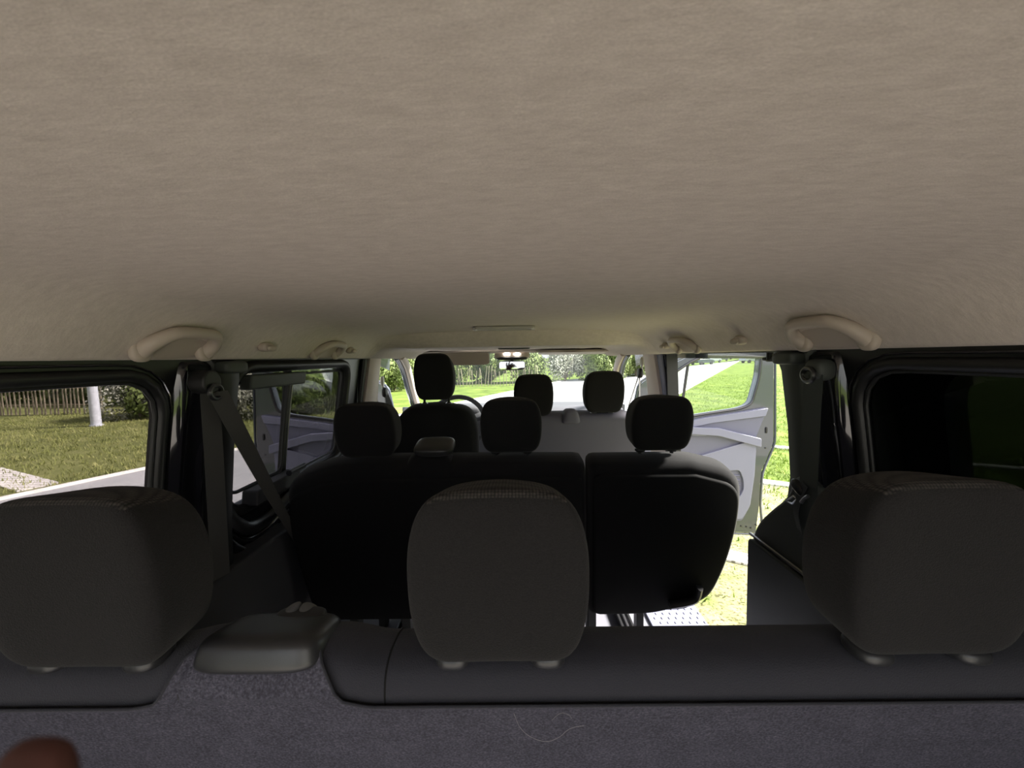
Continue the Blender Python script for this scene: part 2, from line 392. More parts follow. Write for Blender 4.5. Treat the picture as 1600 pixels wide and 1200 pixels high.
def ribbon(mb, pts, width, wdir, th=0.002, mi=0):
    secs = []
    for i, p in enumerate(pts):
        w = Vector(wdir(i/(len(pts)-1)) if callable(wdir) else wdir).normalized()
        a = pts[max(0, i-1)]; b = pts[min(len(pts)-1, i+1)]; t = (Vector(b)-Vector(a)).normalized(); n = t.cross(w).normalized()
        p = Vector(p); secs.append([p-w*width/2-n*th/2, p+w*width/2-n*th/2, p+w*width/2+n*th/2, p-w*width/2+n*th/2])
    return loft(mb, secs, mi, closed=True, caps=True)
def sstep(a, b, x):
    t = min(1, max(0, (x-a)/(b-a))); return t*t*(3-2*t)
def cyl(mb, a, b, r, seg=20, mi=0, r2=None):
    return tube(mb, [a, b], r, seg, mi=mi, rr=(lambda t: r+(r2-r)*t) if r2 is not None else None)
# ------------------------------------------------------------------ van shell
def xw(z):  # inner face of the side walls at height z
    return 0.875 - 0.075*min(1.0, max(0.0, (z-0.7)/0.57))**1.3
def sm(side, off): return lambda p: Vector((side*(xw(p.y)+off), p.x, p.y))
def spx(px, py, off=0.0):
    side = -1 if px < 800 else 1; X = 0.85
    for _ in range(8): q = atX(px, py, side*X); X = xw(q.z)+off
    return Vector((q.y, q.z, 0))
def side_outline(pts, off=0.0): return [spx(a, b, off) for a, b in pts]
def profile(k, w=0.0):  # headliner section: k=0 main roof, k=1 lowered front
    a = [(0, 1.394), (0.2, 1.393), (0.4, 1.389), (0.52, 1.383), (0.60, 1.372), (0.655, 1.350), (0.69, 1.322), (0.715, 1.295), (0.735, 1.275), (0.755, 1.266), (0.83, 1.270)]
    b = [(0, 1.316), (0.2, 1.316), (0.4, 1.315), (0.50, 1.314), (0.56, 1.316), (0.62, 1.316), (0.67, 1.305), (0.70, 1.285), (0.725, 1.270), (0.755, 1.264), (0.83, 1.268)]
    return [(x0+(x1-x0)*k, z0+(z1-z0)*k) for (x0, z0), (x1, z1) in zip(a, b)]
def roof_section(Y, k, sx=1.0, dz=0.0):
    h = profile(k); full = [(-x, z) for x, z in reversed(h)]+h[1:]
    full = [(p.x, p.y) for p in smooth_path([Vector((a, b, 0)) for a, b in full], 3)]
    return [Vector((x*sx, Y, z+dz)) for x, z in full]
secs = [roof_section(y, 0) for y in np.linspace(-0.47, 1.9, 28)]
secs += [roof_section(1.965, 0.0, 1, -0.002), roof_section(1.970, 0.12), roof_section(2.005, 0.9), roof_section(2.012, 1.0), roof_section(2.2, 1.0), roof_section(2.36, 1.0, 1.0, -0.002),
         roof_section(2.47, 1.0, 0.965, -0.003), roof_section(2.58, 1.0, 0.92, -0.004), roof_section(2.66, 1.0, 0.89, -0.006), roof_section(2.70, 1.0, 0.88, 0.0)]
mb = MB(); loft(mb, secs)
struct(mb.build('ceiling', M['headliner'], loc=(0, 1, 1.26), sharp=28), 'beige felt headliner with a lowered band over the front seats')
# outer roof skin with drip sides
mb = MB(); secs = []
for y, s, dz in ((-0.50, 1, 0), (0.5, 1, 0), (1.5, 1, 0), (2.4, 1, 0), (2.62, .96, -.02), (2.76, .93, -.06)):
    pr = [(-0.93, 1.24), (-0.92, 1.32), (-0.86, 1.40), (-0.6, 1.435), (0, 1.45), (0.6, 1.435), (0.86, 1.40), (0.92, 1.32), (0.93, 1.24)]
    secs.append([Vector((x*s, y, z+dz)) for x, z in pr])
loft(mb, secs); struct(mb.build('trim_1', M['paint'], loc=(0, 1, 1.3)), 'dark painted roof skin')
# ---- windows
W1 = rrect(-0.30, 0.912, 0.80, 1.222, [0.085, 0.085, 0.06, 0.06])
W2 = rrect(1.150, 1.930, 0.800, 1.224, [0.06, 0.07, 0.10, 0.06])
def rect(a, b, c, d): return [(a, c), (b, c), (b, d), (a, d)]
for side, nm in ((-1, 'wall_left'), (1, 'wall_right')):
    mb = MB()
    ringplate(mb, rect(-0.47, 1.03, 0.0, 1.40), W1, sm(side, 0.0), sm(side, 0.020))
    plate(mb, [Vector(p+(0,)) for p in rect(1.03, 1.10, 0.0, 1.40)], sm(side, 0.0), sm(side, 0.055))
    plate(mb, [Vector(p+(0,)) for p in rect(2.09, 2.20, -0.15, 1.40)], sm(side, 0.012), sm(side, 0.07))
    plate(mb, [Vector(p+(0,)) for p in rect(1.10, 2.09, 1.262, 1.40)], sm(side, 0.012), sm(side, 0.055))
    if side < 0: plate(mb, [Vector(p+(0,)) for p in rect(1.10, 2.09, -0.15, 0.03)], sm(side, 0.0), sm(side, 0.05))
    struct(mb.build(nm, M['body_black'], loc=(side*0.87, 0.8, 0)), 'black painted inner body side')
# left sliding door, closed, with its own window
mb = MB(); ringplate(mb, rect(1.105, 2.085, 0.02, 1.262), W2, sm(-1, 0.004), sm(-1, 0.036))
d1 = struct(mb.build('door_1', M['body_black'], loc=(-0.87, 1.6, 0)), 'closed sliding door on the left side')
def gasket(outline, side, off, r, name, mat, parent=None, flat=1.0, N=80):
    o = resample(outline, N); mb = MB()
    tube(mb, [sm(side, off)(p) for p in o], r, 8, closed=True, flat=flat)
    return mb.build(name, mat, parent)
def grow(outline, d, N=96):
    o = resample(outline, N); out = []
    for i in range(N):
        t = (o[(i+1) % N]-o[i-1]).normalized(); out.append(o[i]+Vector((t.y, -t.x, 0))*d)
    return out
# frames around the rear side windows: moulded black ring, rubber lip
for side, k in ((-1, 1), (1, 3)):
    mb = MB(); n = 96
    prof = [(-0.002, 0.02), (0.001, -0.006), (0.008, -0.012), (0.016, -0.012), (0.023, -0.006), (0.026, 0.002)]
    L = [[sm(side, off)(p) for p in grow(W1, d, n)] for d, off in prof]
    secs = [[L[j][i] for j in range(len(prof))] for i in range(n)]+[[L[j][0] for j in range(len(prof))]]
    loft(mb, secs); w = mb.build('window_%d' % k, M['rubber'], loc=(side*0.85, 0.3, 0.8), sharp=60)
    struct(w, 'rear side window in a black moulded frame')
    g = MB(); plate(g, resample(grow(W1, 0.004), 72), sm(side, 0.012), sm(side, 0.016)); g.build('pane', M['tint'] if side < 0 else M['privacy'], w)
    gasket(grow(W1, -0.002), side, 0.006, 0.005, 'rubber_lip', M['black'], w)
    gasket(grow(W1, 0.034), side, -0.001, 0.0028, 'body_flange', M['gloss'], w)
# window in the left sliding door: fixed front pane, sliding rear pane
prof = [(-0.002, 0.02), (0.004, -0.010), (0.014, -0.018), (0.026, -0.018), (0.034, -0.008), (0.038, 0.004)]
mb = MB(); n = 96; L = [[sm(-1, off)(p) for p in grow(W2, d, n)] for d, off in prof]
loft(mb, [[L[j][i] for j in range(6)] for i in range(n)]+[[L[j][0] for j in range(6)]])
w2 = struct(mb.build('window_2', M['rubber'], loc=(-0.85, 1.5, 0.8), sharp=60), 'sliding door window with a sliding rear pane')
g = MB(); plate(g, resample(grow(W2, 0.004), 72), sm(-1, 0.027), sm(-1, 0.031)); g.build('pane', M['tint_door'], w2)
ys = 1.475
mb = MB(); box(mb, (-(xw(1.0)+0.020), ys, 1.01), (0.022, 0.020, 0.43), R=Matrix.Rotation(math.radians(7.0), 3, 'Y')); mb.build('divider_bar', M['black'], w2, bevel=0.003)
SP = rrect(1.165, ys-0.012, 0.845, 1.195, [0.03, 0.03, 0.06, 0.03])
gasket(SP, -1, 0.012, 0.006, 'sliding_pane_edge', M['rubber'], w2)
FP = rrect(ys+0.016, 1.915, 0.815, 1.208, 0.03)
gasket(FP, -1, 0.016, 0.004, 'front_pane_edge', M['dark_steel'], w2)
mb = MB(); plate(mb, [Vector(p+(0,)) for p in rect(1.19, ys+0.03, 1.172, 1.218)], sm(-1, -0.028), sm(-1, 0.01)); mb.build('upper_slide_rail', M['greenish'], w2, bevel=0.006)
mb = MB(); plate(mb, [Vector(p+(0,)) for p in rect(1.24, ys+0.02, 0.79, 0.842)], sm(-1, -0.045), sm(-1, 0.01)); mb.build('lower_slide_rail', M['trim_grey'], w2, bevel=0.006)
mb = MB(); tube(mb, [sm(-1, -0.052)(Vector((y, 0.852, 0))) for y in (1.40, 1.43, 1.50)], 0.011, 10); mb.build('slide_catch', M['plastic'], w2)
# pressed mouldings of the sliding door below its window
for i, (za, off, r, mat) in enumerate(((0.755, -0.012, 0.022, 'plastic'), (0.715, -0.006, 0.012, 'gloss'), (0.675, -0.010, 0.016, 'gloss'))):
    pts = smooth_path([sm(-1, off)(Vector(p+(0,))) for p in ((1.14, za+0.06), (1.19, za-0.0), (1.26, za-0.045), (1.36, za-0.045), (1.50, za-0.01), (1.8, za+0.0), (2.05, za+0.01))], 5)
    mb = MB(); tube(mb, pts, r, 10, flat=0.8); mb.build('door_moulding', M[mat], d1)
mb = MB(); plate(mb, round_poly(rect(1.32, 1.46, 0.60, 0.65), 0.015), sm(-1, -0.02), sm(-1, 0.0)); mb.build('pull_handle', M['dark_steel'], d1, bevel=0.006)
# open sliding door parked outside the right rear window
mb = MB(); W3 = rrect(0.06, 0.84, 0.82, 1.22, 0.07)
ringplate(mb, rect(-0.06, 1.085, -0.15, 1.30), W3, sm(1, 0.11), sm(1, 0.16))
d2 = struct(mb.build('door_2', M['car_dark'], loc=(1.03, 0.4, -0.15)), 'sliding door slid back along the outside of the right body side')
mb = MB(); plate(mb, resample(grow(W3, 0.004), 72), sm(1, 0.13), sm(1, 0.134)); mb.build('pane', M['privacy'], d2)
# ---- C pillars
for side in (-1, 1):
    mb = MB()   # painted column with folded edges
    secs = []
    for z, y0, y1, dp in ((1.262, .975, 1.07, .0), (1.24, .965, 1.045, .012), (1.1, .952, 1.025, .026), (0.95, .952, 1.025, .026), (0.80, .952, 1.04, .024), (0.73, .965, 1.07, .016), (0.66, .97, 1.09, .026), (0.60, .97, 1.09, .02)):
        X = xw(z); secs.append([Vector((side*(X+0.002), y0-0.012, z)), Vector((side*(X-dp*.8), y0-0.004, z)), Vector((side*(X-dp), y0+0.003, z)), Vector((side*(X-dp*.55), y0+0.014, z)), Vector((side*(X-dp*.45), (y0+y1)/2, z)), Vector((side*(X-dp*.6), y1-0.014, z)), Vector((side*(X-dp*1.1), y1-0.004, z)), Vector((side*(X-dp), y1+0.003, z)), Vector((side*(X+0.01), y1+0.008, z))])
    S2 = []
    for k in range(len(secs[0])): S2.append(smooth_path([s[k] for s in secs], 5))
    loft(mb, [[S2[k][i] for k in range(len(S2))] for i in range(len(S2[0]))])
    c = struct(mb.build('trim_%d' % (2 if side < 0 else 3), M['gloss'], loc=(side*0.85, 1.03, 0.6), sharp=55), 'gloss black painted pillar column')
    # plastic pillar cover with a rounded top under the roof
    mb = MB(); secs = []
    for z, y0, y1, dp in ((1.275, 1.03, 1.19, .010), (1.25, 1.04, 1.165, .030), (1.21, 1.045, 1.14, .038), (1.05, 1.045, 1.14, .040), (0.9, 1.05, 1.15, .042), (0.78, 1.055, 1.18, .045), (0.68, 1.055, 1.22, .048), (0.60, 1.055, 1.26, .050)):
        X = xw(z)
        if side < 0: y1 = min(y1, 1.145)
        secs.append([Vector((side*(X+.01), y0, z)), Vector((side*(X-dp*.7), y0+.006, z)), Vector((side*(X-dp), y0+.02, z)), Vector((side*(X-dp), y1-.02, z)), Vector((side*(X-dp*.6), y1-.004, z)), Vector((side*(X+.03), y1, z))])
    loft(mb, secs); mb.build('pillar_cover', M['black'] if side < 0 else M['greenish'], c, sharp=50)
    mb = MB(); rbox(mb, (side*(xw(1.2)-0.045), 1.085, 1.245), (0.05, 0.085, 0.035), 4, 6); mb.build('pillar_cap', M['greenish'], c)
# ---- B pillars (both sides), beige cover, seals
for side in (-1, 1):
    mb = MB(); secs = []
    for z, y0, y1 in ((1.27, 2.17, 2.34), (1.1, 2.17, 2.35), (0.9, 2.16, 2.37), (0.6, 2.14, 2.40), (0.0, 2.12, 2.42)):
        X = xw(z); secs.append([Vector((side*(X+.05), y0, z)), Vector((side*(X-.02), y0+.004, z)), Vector((side*(X-.035), y0+.03, z)), Vector((side*(X-.035), y1-.03, z)), Vector((side*(X-.02), y1-.004, z)), Vector((side*(X+.05), y1, z))])
    loft(mb, secs, closed=True)
    c = struct(mb.build('trim_%d' % (4 if side < 0 else 5), M['pillar_beige'], loc=(side*0.85, 2.25, 0), sharp=50), 'pale beige pillar cover behind the front door')
    mb = MB(); tube(mb, [sm(side, -0.006)(Vector((2.125, z, 0))) for z in np.linspace(-0.1, 1.262, 14)], 0.016, 8); mb.build('door_seal', M['rubber'] if side < 0 else M['lilac'], c)
    mb = MB(); plate(mb, round_poly(rect(2.105, 2.145, 0.9, 1.255), 0.01), sm(side, 0.01), sm(side, 0.05)); mb.build('seal_strip', M['paint'], c)
# ---- A pillars and windscreen
for side in (-1, 1):
    mb = MB(); pts = smooth_path([(side*0.70, 2.50, 1.282), (side*0.725, 2.72, 1.20), (side*0.765, 2.98, 1.05), (side*0.80, 3.25, 0.885), (side*0.82, 3.42, 0.78)], 5)
    tube(mb, pts, 0.030, 12, flat=0.7); tube(mb, [Vector(p)+Vector((side*0.035, 0, -0.012)) for p in pts], 0.020, 10, mi=1)
    struct(mb.build('trim_%d' % (6 if side < 0 else 7), [M['pillar_beige'], M['paint']], loc=(side*0.8, 3.0, 0.8)), 'slanting windscreen pillar, beige inside')
    # front body side below the pillar: hinge post and wing
    mb = MB(); plate(mb, [Vector((p[0], p[1], 0)) for p in ((3.26, -0.2), (3.95, -0.2), (4.05, 0.3), (3.95, 0.62), (3.45, 0.80), (3.26, 0.86))], lambda p, s=side: Vector((s*0.86, p.x, p.y)), lambda p, s=side: Vector((s*0.93, p.x, p.y)))
    struct(mb.build('trim_%d' % (8 if side < 0 else 9), M['paint'], loc=(side*0.9, 3.6, -0.2), bevel=0.01), 'painted front wing and hinge post')
mb = MB()
secs = []
for t in np.linspace(0, 1, 9):
    y = 2.68+(3.52-2.68)*t; z = 1.305+(0.845-1.305)*t+0.02*math.sin(PI*t); hx = 0.66+0.13*t
    secs.append([Vector((hx*u, y+0.10*(1-u*u)*(0.3+0.7*t), z)) for u in np.linspace(-1, 1, 13)])
loft(mb, secs); w = mb.build('window_4', M['clear'], loc=(0, 3.2, 0.85), recalc=False); struct(w, 'clear windscreen')
mb = MB(); loft(mb, [[Vector((x*s, y, z-0.03*abs(x)**3)) for x in np.linspace(-0.88, 0.88, 13)] for y, z, s in ((3.52, 0.80, 1.0), (3.75, 0.74, 1.0), (3.98, 0.60, .97), (4.06, 0.40, .95), (4.08, -0.1, .95))])
struct(mb.build('trim_10', M['paint'], loc=(0, 3.8, 0.4)), 'painted bonnet')
# windscreen header trim
mb = MB(); loft(mb, [[Vector((x, y+0.06*(1-(x/0.66)**2), z)) for x in np.linspace(-0.66, 0.66, 13)] for y, z in ((2.64, 1.303), (2.66, 1.288), (2.70, 1.292), (2.71, 1.32), (2.72, 1.40))])
struct(mb.build('trim_11', M['beige'], loc=(0, 2.7, 1.3)), 'beige windscreen header')
# ---- floor
mb = MB(); box(mb, (0, 0.80, -0.03), (1.74, 2.62, 0.06)); box(mb, (0, 2.85, -0.01), (1.62, 1.5, 0.06))
struct(mb.build('floor', M['floor'], loc=(0, 1, -0.06), bevel=0.004), 'grey vinyl load floor')
# step plate with raised tread in the right doorway
mb = MB(); box(mb, (0.765, 1.62, 0.006), (0.26, 0.90, 0.012))
mb2 = MB()
for i in range(26):
    for j in range(7):
        rbox(mb2, (0.665+j*0.034+(i % 2)*0.017, 1.20+i*0.033, 0.0125), (0.010, 0.018, 0.005), 3, 2)
s = struct(mb.build('trim_12', M['lilac_light'], loc=(0.76, 1.6, 0), bevel=0.003), 'pale step plate with raised tread')
mb2.build('tread_pattern', M['lilac_light'], s)
# ---- lower side trims
LT = [(-0.45, 0.0), (1.62, 0.0), (1.62, 0.60), (1.58, 0.66), (-0.45, 0.672)]
mb = MB(); plate(mb, round_poly(LT, 0.03), lambda p: Vector((-(0.80+0.01*max(0, 1-p.y)), p.x, p.y)), lambda p: Vector((-0.878, p.x, p.y)))
struct(mb.build('trim_13', M['trim_grey'], loc=(-0.84, 0.5, 0), bevel=0.01, sharp=30), 'grey lower side trim panel on the left')
RT = [(-0.45, 0.0), (1.30, 0.0), (1.315, 0.40), (1.305, 0.60), (1.27, 0.70), (1.20, 0.775), (1.13, 0.84), (1.10, 0.92), (1.03, 0.92), (0.9, 0.70), (-0.45, 0.672)]
mb = MB(); plate(mb, round_poly(RT, 0.04), lambda p: Vector((0.805, p.x, p.y)), lambda p: Vector((0.876, p.x, p.y)))
t14 = struct(mb.build('trim_14', M['greenish'], loc=(0.84, 0.5, 0), bevel=0.012, sharp=30), 'dark lower side trim panel beside the open doorway')
mb = MB(); tube(mb, [(0.802, 1.295, 0.655), (0.800, 1.16, 0.655), (0.800, 1.02, 0.655)], 0.005, 8, flat=1.0); mb.build('edge_highlight', M['steel'], t14)  # steel line stands in for the highlight along the ledge edge
mb = MB(); plate(mb, round_poly([(0.5, 0.02), (1.285, 0.02), (1.29, 0.645), (0.5, 0.645)], 0.02), lambda p: Vector((0.79, p.x, p.y)), lambda p: Vector((0.81, p.x, p.y))); mb.build('wheel_arch_cover', M['greenish'], t14, bevel=0.006)
# ------------------------------------------------------------------ front doors, both open
DTH = math.radians(86); DH = Vector((0.93, 3.27, 0)); De = Vector((math.sin(DTH), -math.cos(DTH), 0)); Dn = Vector((-math.cos(DTH), -math.sin(DTH), 0))
def dpx(px, py, t=0.0):
    q = onplane(px, py, DH+Dn*t, Dn); return Vector(((q-DH).dot(De), q.z, 0))
def dm(side, t): return lambda p: Vector((side*(DH.x+De.x*p.x+Dn.x*t), DH.y+De.y*p.x+Dn.y*t, p.y))
T0 = 0.10
def dpoly(pts, t=T0): return [dpx(a, b, t) for a, b in pts]
SH = round_poly(dpoly([(1000, 600), (1045, 571), (1096, 549), (1203, 545), (1209, 550), (1209, 692), (1203, 706), (1189, 738), (1186, 790), (1190, 833), (1130, 831), (1000, 828), (990, 760), (992, 640)]), 0.03, 4)
WH = round_poly(dpoly([(1030, 598), (1078, 565), (1108, 553), (1191, 551), (1187, 590), (1175, 632), (1158, 639), (1105, 647), (1045, 657), (1012, 664), (1010, 630)]), 0.045, 5)
TRM = round_poly(dpoly([(1008, 670), (1100, 651), (1197, 636), (1192, 652), (1180, 682), (1177, 735), (1170, 790), (1158, 812), (1120, 815), (1002, 812)]), 0.02, 3)
for side, k in ((-1, 3), (1, 4)):
    mb = MB(); N = 120
    ringplate(mb, resample(SH, 200), WH, dm(side, T0), dm(side, 0.0), N=N)
    d = struct(mb.build('door_%d' % k, M['paint'], loc=(side*DH.x, DH.y, -0.15), bevel=0.004, sharp=30), 'open front door on the %s' % ('left' if side < 0 else 'right'))
    mb = MB(); tube(mb, [dm(side, T0-0.004)(p) for p in resample(grow(SH, -0.012), 90)], 0.010, 8, closed=True); mb.build('door_seal', M['paint'], d)
    mb = MB(); plate(mb, resample(grow(WH, 0.006), 80), dm(side, 0.035), dm(side, 0.039)); mb.build('pane', M['clear'], d)
    mb = MB(); tube(mb, [dm(side, T0+0.001)(p) for p in resample(grow(WH, 0.004), 90)], 0.011, 8, closed=True); mb.build('window_channel', M['dark_steel'] if side > 0 else M['rubber'], d)
    a, b = dpx(1080, 560, T0), dpx(1066, 655, T0)
    mb = MB(); tube(mb, [dm(side, 0.05)(a), dm(side, 0.05)(b)], 0.012, 8); mb.build('quarter_divider', M['dark_steel'], d)
    mb = MB(); plate(mb, TRM, dm(side, T0+0.018), dm(side, T0-0.01)); mb.build('trim_panel', M['lilac'], d, bevel=0.006, sharp=30)
    belt = round_poly(dpoly([(1008, 672), (1100, 652), (1197, 637), (1193, 649), (1110, 660), (1008, 682)]), 0.004, 2)
    mb = MB(); plate(mb, belt, dm(side, T0+0.034), dm(side, T0)); mb.build('upper_rail', M['lilac_light'], d, bevel=0.005, sharp=30)
    arm = round_poly(dpoly([(1020, 672), (1060, 665), (1118, 667), (1183, 683), (1183, 696), (1118, 679), (1060, 675), (1020, 682)]), 0.006, 2)
    mb = MB(); plate(mb, arm, dm(side, T0+0.065), dm(side, T0)); mb.build('armrest', M['lilac_light'], d, bevel=0.008, sharp=30)
    low = round_poly(dpoly([(1008, 735), (1096, 709), (1166, 688), (1178, 694), (1175, 740), (1168, 788), (1156, 808), (1008, 808)]), 0.012, 3)
    pock = round_poly(dpoly([(1100, 738), (1152, 732), (1158, 748), (1158, 764), (1150, 776), (1100, 780)]), 0.03, 4)
    mb = MB(); ringplate(mb, resample(low, 120), pock, dm(side, T0+0.040), dm(side, T0), N=96); mb.build('lower_panel', M['lilac_light'], d, bevel=0.004, sharp=30)
    mb = MB()
    for yy in (742, 749, 756, 763, 770):
        tube(mb, [dm(side, T0+0.022)(dpx(1104, yy, T0)), dm(side, T0+0.022)(dpx(1154, yy, T0))], 0.006, 6)
    mb.build('bottle_holder_ribs', M['lilac'], d)
    mb = MB(); q = dpx(1090, 677, T0); rbox(mb, dm(side, T0+0.03)(q), (0.14, 0.03, 0.03), 3, 5); mb.build('inner_handle', M['lilac_light'], d)
    mb = MB(); q = dpx(1197, 672, T0); rbox(mb, dm(side, T0+0.003)(q), (0.016, 0.012, 0.05), 4, 4); mb.build('latch', M['black'], d)
    mb = MB()
    for a, b in ((1158, 822), (1166, 823), (1173, 825), (1181, 820), (1194, 640), (1196, 700)):
        q = dm(side, T0+0.002)(dpx(a, b, T0)); cyl(mb, q, q+Vector((0, -0.005, 0)), 0.006, 10)
    mb.build('plugs', M['dark_steel'], d)
# upper roller arm of the right sliding door
t = thing('roller_arm', (0.83, 1.3, 1.2), 'black upper roller arm at the top rear of the open right doorway', 'door hardware')
mb = MB(); pts = smooth_path([atX(1246, 569, .84), atX(1232, 570, .84), atX(1222, 563, .845), atX(1212, 561, .85), atX(1198, 561, .85)], 5); tube(mb, pts, 0.009, 8, flat=0.6); mb.build('arm', M['black'], t)
mb = MB(); q = atX(1203, 556, .85); cyl(mb, q+Vector((0, 0, -0.012)), q+Vector((0, 0, 0.02)), 0.010, 14); q = atX(1198, 561, .85); rbox(mb, q, (0.02, 0.03, 0.012), 3, 4); mb.build('roller', M['black'], t)
# ------------------------------------------------------------------ seats
def headrest(parent, c, size=(0.207, 0.105, 0.187), tilt=8, mat='seat', post=0.055, post_z=None, post_mat='black', sleeve=None, gy=None, postlen=0.02, sleeve_mat='plastic'):
    R = Matrix.Rotation(math.radians(tilt), 3, 'X'); c = Vector(c)
    def de(u):
        x, y, z = u
        x *= 1-(0.185 if z < 0 else 0.205)*abs(z)**2.3
        if z > 0: z -= (0.13+0.10*y)*x*x*z
        z -= 0.10*y*(1 if z > 0 else 0)
        y2 = y*(1-0.10*z*z)-0.10*x*x
        return Vector((x, y2, z))
    mb = MB()
    rbox(mb, c, size, 7.5, 19, de, R=R, mcube=lambda q: 1 if q.z > 0.97 else 0)
    h = mb.build('headrest', [M[mat], M['weave']], parent, loc=c, sharp=80)
    # piping along the rear top seam
    pz = post_z if post_z is not None else c.z-size[2]/2-postlen
    for s in (-1, 1):
        m = MB(); px_ = c.x+s*post
        a = Vector((px_, c.y+0.004+0.14*(size[2]*0.45), c.z-size[2]*0.45)); b = Vector((px_, c.y+0.004+0.14*(c.z-pz) if gy is None else gy, pz-0.01))
        cyl(m, b, a, 0.0065, 10); m.build('post', M[post_mat], h, loc=c)
        m = MB()
        if sleeve == 'boot':     # wide moulded guide with a rounded rear edge
            rbox(m, (px_, b.y-0.008, pz+0.007), (0.042, 0.046, 0.021), 2.7, 9)
        else:
            rbox(m, (px_, b.y-0.002, pz+0.003), (0.034, 0.030, 0.016), 2.6, 6); cyl(m, (px_, b.y, pz), (px_, b.y, pz+0.016), 0.010, 12)
            tube(m, [Vector((px_+0.0145*math.cos(a), b.y-0.004+0.0145*math.sin(a), pz+0.010)) for a in np.linspace(0, 2*PI, 20, endpoint=False)], 0.0030, 6, closed=True, mi=1)
        m.build('post_guide', [M[sleeve_mat], M['steel']], h, loc=c)
    return h
def seat_plane(Y, z, tilt):
    a = math.radians(tilt); P0 = Vector((0, Y, z)); W = Vector((0, -math.sin(a), math.cos(a))); V = Vector((0, math.cos(a), math.sin(a)))
    return P0, W, V
def pl(pts, P0, W, V):
    out = []
    for a, b in pts:
        q = onplane(a, b, P0, V); out.append(Vector((q.x, (q-P0).dot(W), 0)))
    return out
U = Vector((1, 0, 0))
# ---- third row bench (nearest)
B3 = thing('bench_seat', (0, 0.6, 0), 'nearest bench seat across the whole van with carpeted back and three wide headrests', 'bench seat')
def hump(x): return 0.011*sstep(-0.435, -0.365, x)*(1-sstep(-0.215, -0.145, x))
def fab(x):
    H = hump(x); e = max(0, (abs(x)-0.70)/0.07); dr = 0.06*e*e
    pr = [(0.440, 0.846), (0.4285, 0.860), (0.4285, 0.878), (0.436, 0.896), (0.455, 0.905), (0.48, 0.905), (0.50, 0.900), (0.516, 0.889), (0.528, 0.866), (0.58, 0.70), (0.66, 0.42)]
    return [Vector((x, y, z+(H if i < 8 else H*.5 if i == 8 else 0)-(dr if i < 9 else 0))) for i, (y, z) in enumerate(pr)]
mb = MB(); xs = np.concatenate([np.linspace(-0.775, -0.43, 16), np.linspace(-0.42, -0.12, 34), np.linspace(-0.10, 0.775, 30)])
secs = []
for x in xs:
    sc = smooth_path(fab(float(x)), 3)
    if abs(x-0.02) < 0.02 or abs(x+0.16) < 0.0: pass
    secs.append(sc)
loft(mb, secs, caps=False)
mb.build('backrest', M['bench_fabric'], B3, sharp=80)
mb = MB(); cs = []
for x in xs:
    x = float(x); H = hump(x); w = sstep(-0.402, -0.365, x)*(1-sstep(-0.225, -0.180, x))
    e = max(0, (abs(x)-0.70)/0.07); dr = 0.06*e*e
    full = smooth_path([Vector((x, y, z+(H if i >= 2 else 0)-dr)) for i, (y, z) in enumerate([(0.63, 0.40), (0.50, 0.70), (0.434, 0.848), (0.4225, 0.861), (0.4225, 0.880), (0.431, 0.9005), (0.455, 0.9105)])], 5)
    n = len(full); keep = int(round((n-1)*(0.535+0.40*w)))
    pts = full[:keep+1]
    cs.append(resample(pts, 22, closed=False))
loft(mb, cs); mb.build('carpet_back', M['carpet'], B3, sharp=80)
# edge piping between the carpet and the fabric
mb = MB(); tube(mb, [c[-1]+Vector((0, -0.0005, 0.0)) for c in cs], 0.0016, 6); mb.build('piping', M['bench_fabric'], B3)
mb = MB()   # seams of the fabric
for x0 in (-0.138,):
    tube(mb, [p+Vector((0, 0, 0.0004)) for p in smooth_path(fab(x0), 3)[3:22]], 0.0012, 5)
mb.build('seam', M['seat_shell'], B3)
# belt housing over the shoulder
def hd(u):
    x, y, z = u
    x *= 1+0.06*(-z); y = y*(1-0.05*z)
    return Vector((x, y, z))
mb = MB(); rbox(mb, (-0.290, 0.470, 0.910), (0.150, 0.100, 0.040), 4.4, 12, hd, R=Matrix.Rotation(math.radians(-14), 3, 'X'))
bh = mb.build('belt_housing', M['plastic'], B3, sharp=80); bh['label'] = 'dark grey plastic belt outlet housing on the shoulder of the bench'
mb = MB(); rbox(mb, (-0.274, 0.503, 0.919), (0.066, 0.030, 0.014), 3, 6); mb.build('belt_slot', M['black'], bh)
mb = MB()
for i, x in enumerate((-0.290, -0.266)): rbox(mb, (x, 0.510, 0.923-i*0.001), (0.026, 0.022, 0.010), 2.4, 5, R=Matrix.Rotation(0.5*(i*2-1), 3, 'Y'))
mb.build('folded_webbing', M['belt_light'], bh)
for x, dz in ((-0.478, -0.002), (-0.004, 0.0), (0.482, 0.004)):
    headrest(B3, (x, 0.457, 1.0135+dz), (0.202, 0.100, 0.201), tilt=4, gy=0.452, sleeve='boot', post_z=0.905, post_mat='dark_steel')
mb = MB(); rbox(mb, (0, 0.86, 0.37), (1.50, 0.52, 0.16), 7, 12); mb.build('cushion', M['seat'], B3)
for x in (-0.5, 0.0, 0.5):
    mb = MB(); box(mb, (x, 0.80, 0.17), (0.04, 0.30, 0.34)); box(mb, (x, 0.80, 0.018), (0.07, 0.42, 0.036)); mb.build('base_frame', M['black'], B3, bevel=0.006)
